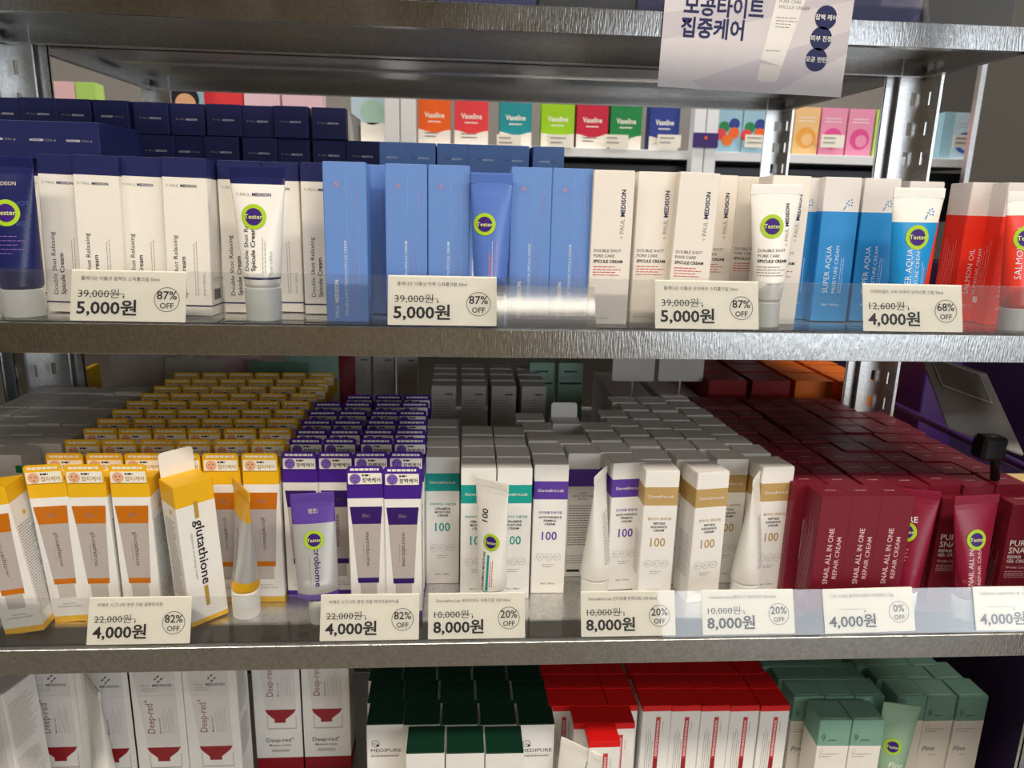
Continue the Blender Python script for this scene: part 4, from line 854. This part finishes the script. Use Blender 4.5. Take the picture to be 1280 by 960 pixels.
for k, x in enumerate((636, 700, 770, 836, 945, 1040, 1205)):
    a = at(x, 182, YG_-.012); b = MB(); b.box(a.x-.03, a.x+.03, YG_-.0125, YG_-.0115, a.z-.005, a.z+.026, 'paper'); b.greek(lambda u, v: (u, YG_-.0128, v), a.x-.024, a.z+.016, .04, 2, .011, 'grey', 0, .004, k)
    tag(obj('shelf_ticket', b.mesh('shelf_ticket')), 'small white shelf ticket on the gondola behind, %s from the left' % ORD[k], 'ticket', 'shelf tickets on the gondola behind')
# cyan picture board above the navy boxes
a = at(204, 118, 1.28); c = at(257, 140, 1.28); b = MB(); b.box(a.x, c.x, 1.27, 1.275, zg+.001, zg+.13, 'sky')
f = lambda u, v: (u, 1.2695, v); f2 = lambda u, v: (u, 1.269, v); b.disc(f, (a.x+c.x)/2+.004, zg+.08, .034, 'black'); b.disc(f2, (a.x+c.x)/2+.006, zg+.07, .024, 'skin'); tag(obj('picture_board', b.mesh('picture_board')), 'cyan picture board with a dark haired head above navy boxes', 'board')
b = MB(); xp = at(1213, 165, 1.1).x; b.box(xp, xp+.012, 1.095, 1.11, FLOOR, .62, 'zinc'); b.box(xp+.012, xp+.9, 1.1, 1.115, FLOOR, .62, 'plaster_dark'); tag(obj('grey_partition', b.mesh('grey_partition')), 'dark grey partition at the far right of the gondola', 'partition')
a = at(660, 210, 1.22); b = MB(); prism(b, rrect(at(645, 212, YG_).x, at(692, 212, YG_).x, at(660, 221, YG_).z, at(660, 207, YG_).z, .012, 4, (0, 0, 1, 1)), YG_-.03, YG_-.005, 'whitesteel'); tag(obj('white_tray', b.mesh('white_tray')), 'small white tray end below the gondola shelf', 'tray')

# ------------------------------------------------------------------ right of the rack: purple stand with a clear sign
XS = .705
a = on(1124, 509, -.155); pz = a.z
def at_x(px, py, X): r = _ray(px, py); return CAM+r*((X-CAM.x)/r.x)
q1 = at_x(1280, 584, XS); q0 = at_x(1124, 509, XS)
t = obj('purple_stand', None); tag(t, 'dark purple display stand with a rail right of the rack', 'stand')
b = MB(); d_ = (q0-q1).normalized(); tube_path(b, [tuple(q1-d_*.12), tuple(q1), tuple(q0), tuple(q0+d_*.1)], .0058, 'plum', 10); obj('rail', b.mesh('rail'), t)
b = MB(); b.box(XS+.35, XS+.37, -.1, .95, FLOOR, .02, 'plumdark'); b.box(XS+.02, XS+.36, .9, .92, FLOOR, 0, 'plumdark'); obj('side_panel', b.mesh('side_panel'), t)
b = MB(); b.box(XS-.005, XS+.36, -.1, .9, FLOOR, -.36, 'plumdark'); obj('base_cabinet', b.mesh('base_cabinet'), t)
b = MB(); w0 = at(1228, 492, .86); w1 = at(1300, 452, .86)
for k in range(26):
    for q in (1, -1):
        x0 = w0.x-.1+.012*k; b.add([(x0, .86+q*.001, w0.z), (x0+.003, .86+q*.001, w0.z), (x0+.003+q*.045, .86+q*.001, w1.z+.02), (x0+q*.045, .86+q*.001, w1.z+.02)], [(0, 1, 2, 3)], 'mesh')
o = obj('wire_mesh', b.mesh('wire_mesh'), t)
b = MB(); b.box(XS+.03, XS+.16, .02, .14, -.36, -.255, 'kraft', .002); b.box(XS+.01, XS+.2, .2, .3, -.36, -.25, 'kraft', .002); tag(obj('kraft_boxes', b.mesh('kraft_box')), 'kraft coloured box under the clear sign', 'box')
b = MB(); b.box(XS+.03, XS+.09, .45, .62, -.36, -.06, 'plum', .002); tag(obj('purple_box', b.mesh('purple_box')), 'tall purple box on the purple stand', 'box')
C4 = [at(1148, 440, .2), at(1232, 469, .16), at(1278, 570, .06), at(1190, 522, .1)]
C4[3] = C4[0]+C4[2]-C4[1]; n_ = (C4[1]-C4[0]).cross(C4[3]-C4[0]).normalized()*.003
if n_.dot(CAM-C4[0]) < 0: n_ = -n_
def quadslab(q, n, m): b = MB(); b.add([tuple(p) for p in q]+[tuple(p+n) for p in q], [(0, 1, 2, 3), (7, 6, 5, 4), (0, 4, 5, 1), (1, 5, 6, 2), (2, 6, 7, 3), (3, 7, 4, 0)], m); return b
sg = obj('sign_holder', quadslab(C4, n_, 'sign_acrylic').mesh('sign_holder')); tag(sg, 'tilted clear acrylic sign holder with a black clamp right of the rack', 'sign holder')
def uvp(u, v): return C4[0]+(C4[1]-C4[0])*u+(C4[3]-C4[0])*v
obj('sign_sheet', quadslab([uvp(u, v)+n_*1.2 for u, v in ((.14, .06), (.86, .06), (.86, .46), (.14, .46))], n_*.2, 'midgrey').mesh('sign_sheet'), sg)
for q_ in (((.14, .06), (.86, .06), (.86, .075), (.14, .075)), ((.14, .445), (.86, .445), (.86, .46), (.14, .46)), ((.14, .06), (.155, .06), (.155, .46), (.14, .46)), ((.845, .06), (.86, .06), (.86, .46), (.845, .46))): obj('sheet_border', quadslab([uvp(u, v)+n_*1.45 for u, v in q_], n_*.1, 'softgrey').mesh('sheet_border'), sg)
c = uvp(.6, .98); b = MB(); b.box(c.x-.014, c.x+.014, c.y-.01, c.y+.012, c.z-.018, c.z+.008, 'blackplastic', .003); tube_path(b, [tuple(c), (c.x+.01, c.y, c.z-.024), (c.x+.02, c.y+.01, c.z-.045)], .005, 'blackplastic'); obj('clamp', b.mesh('clamp'), sg)
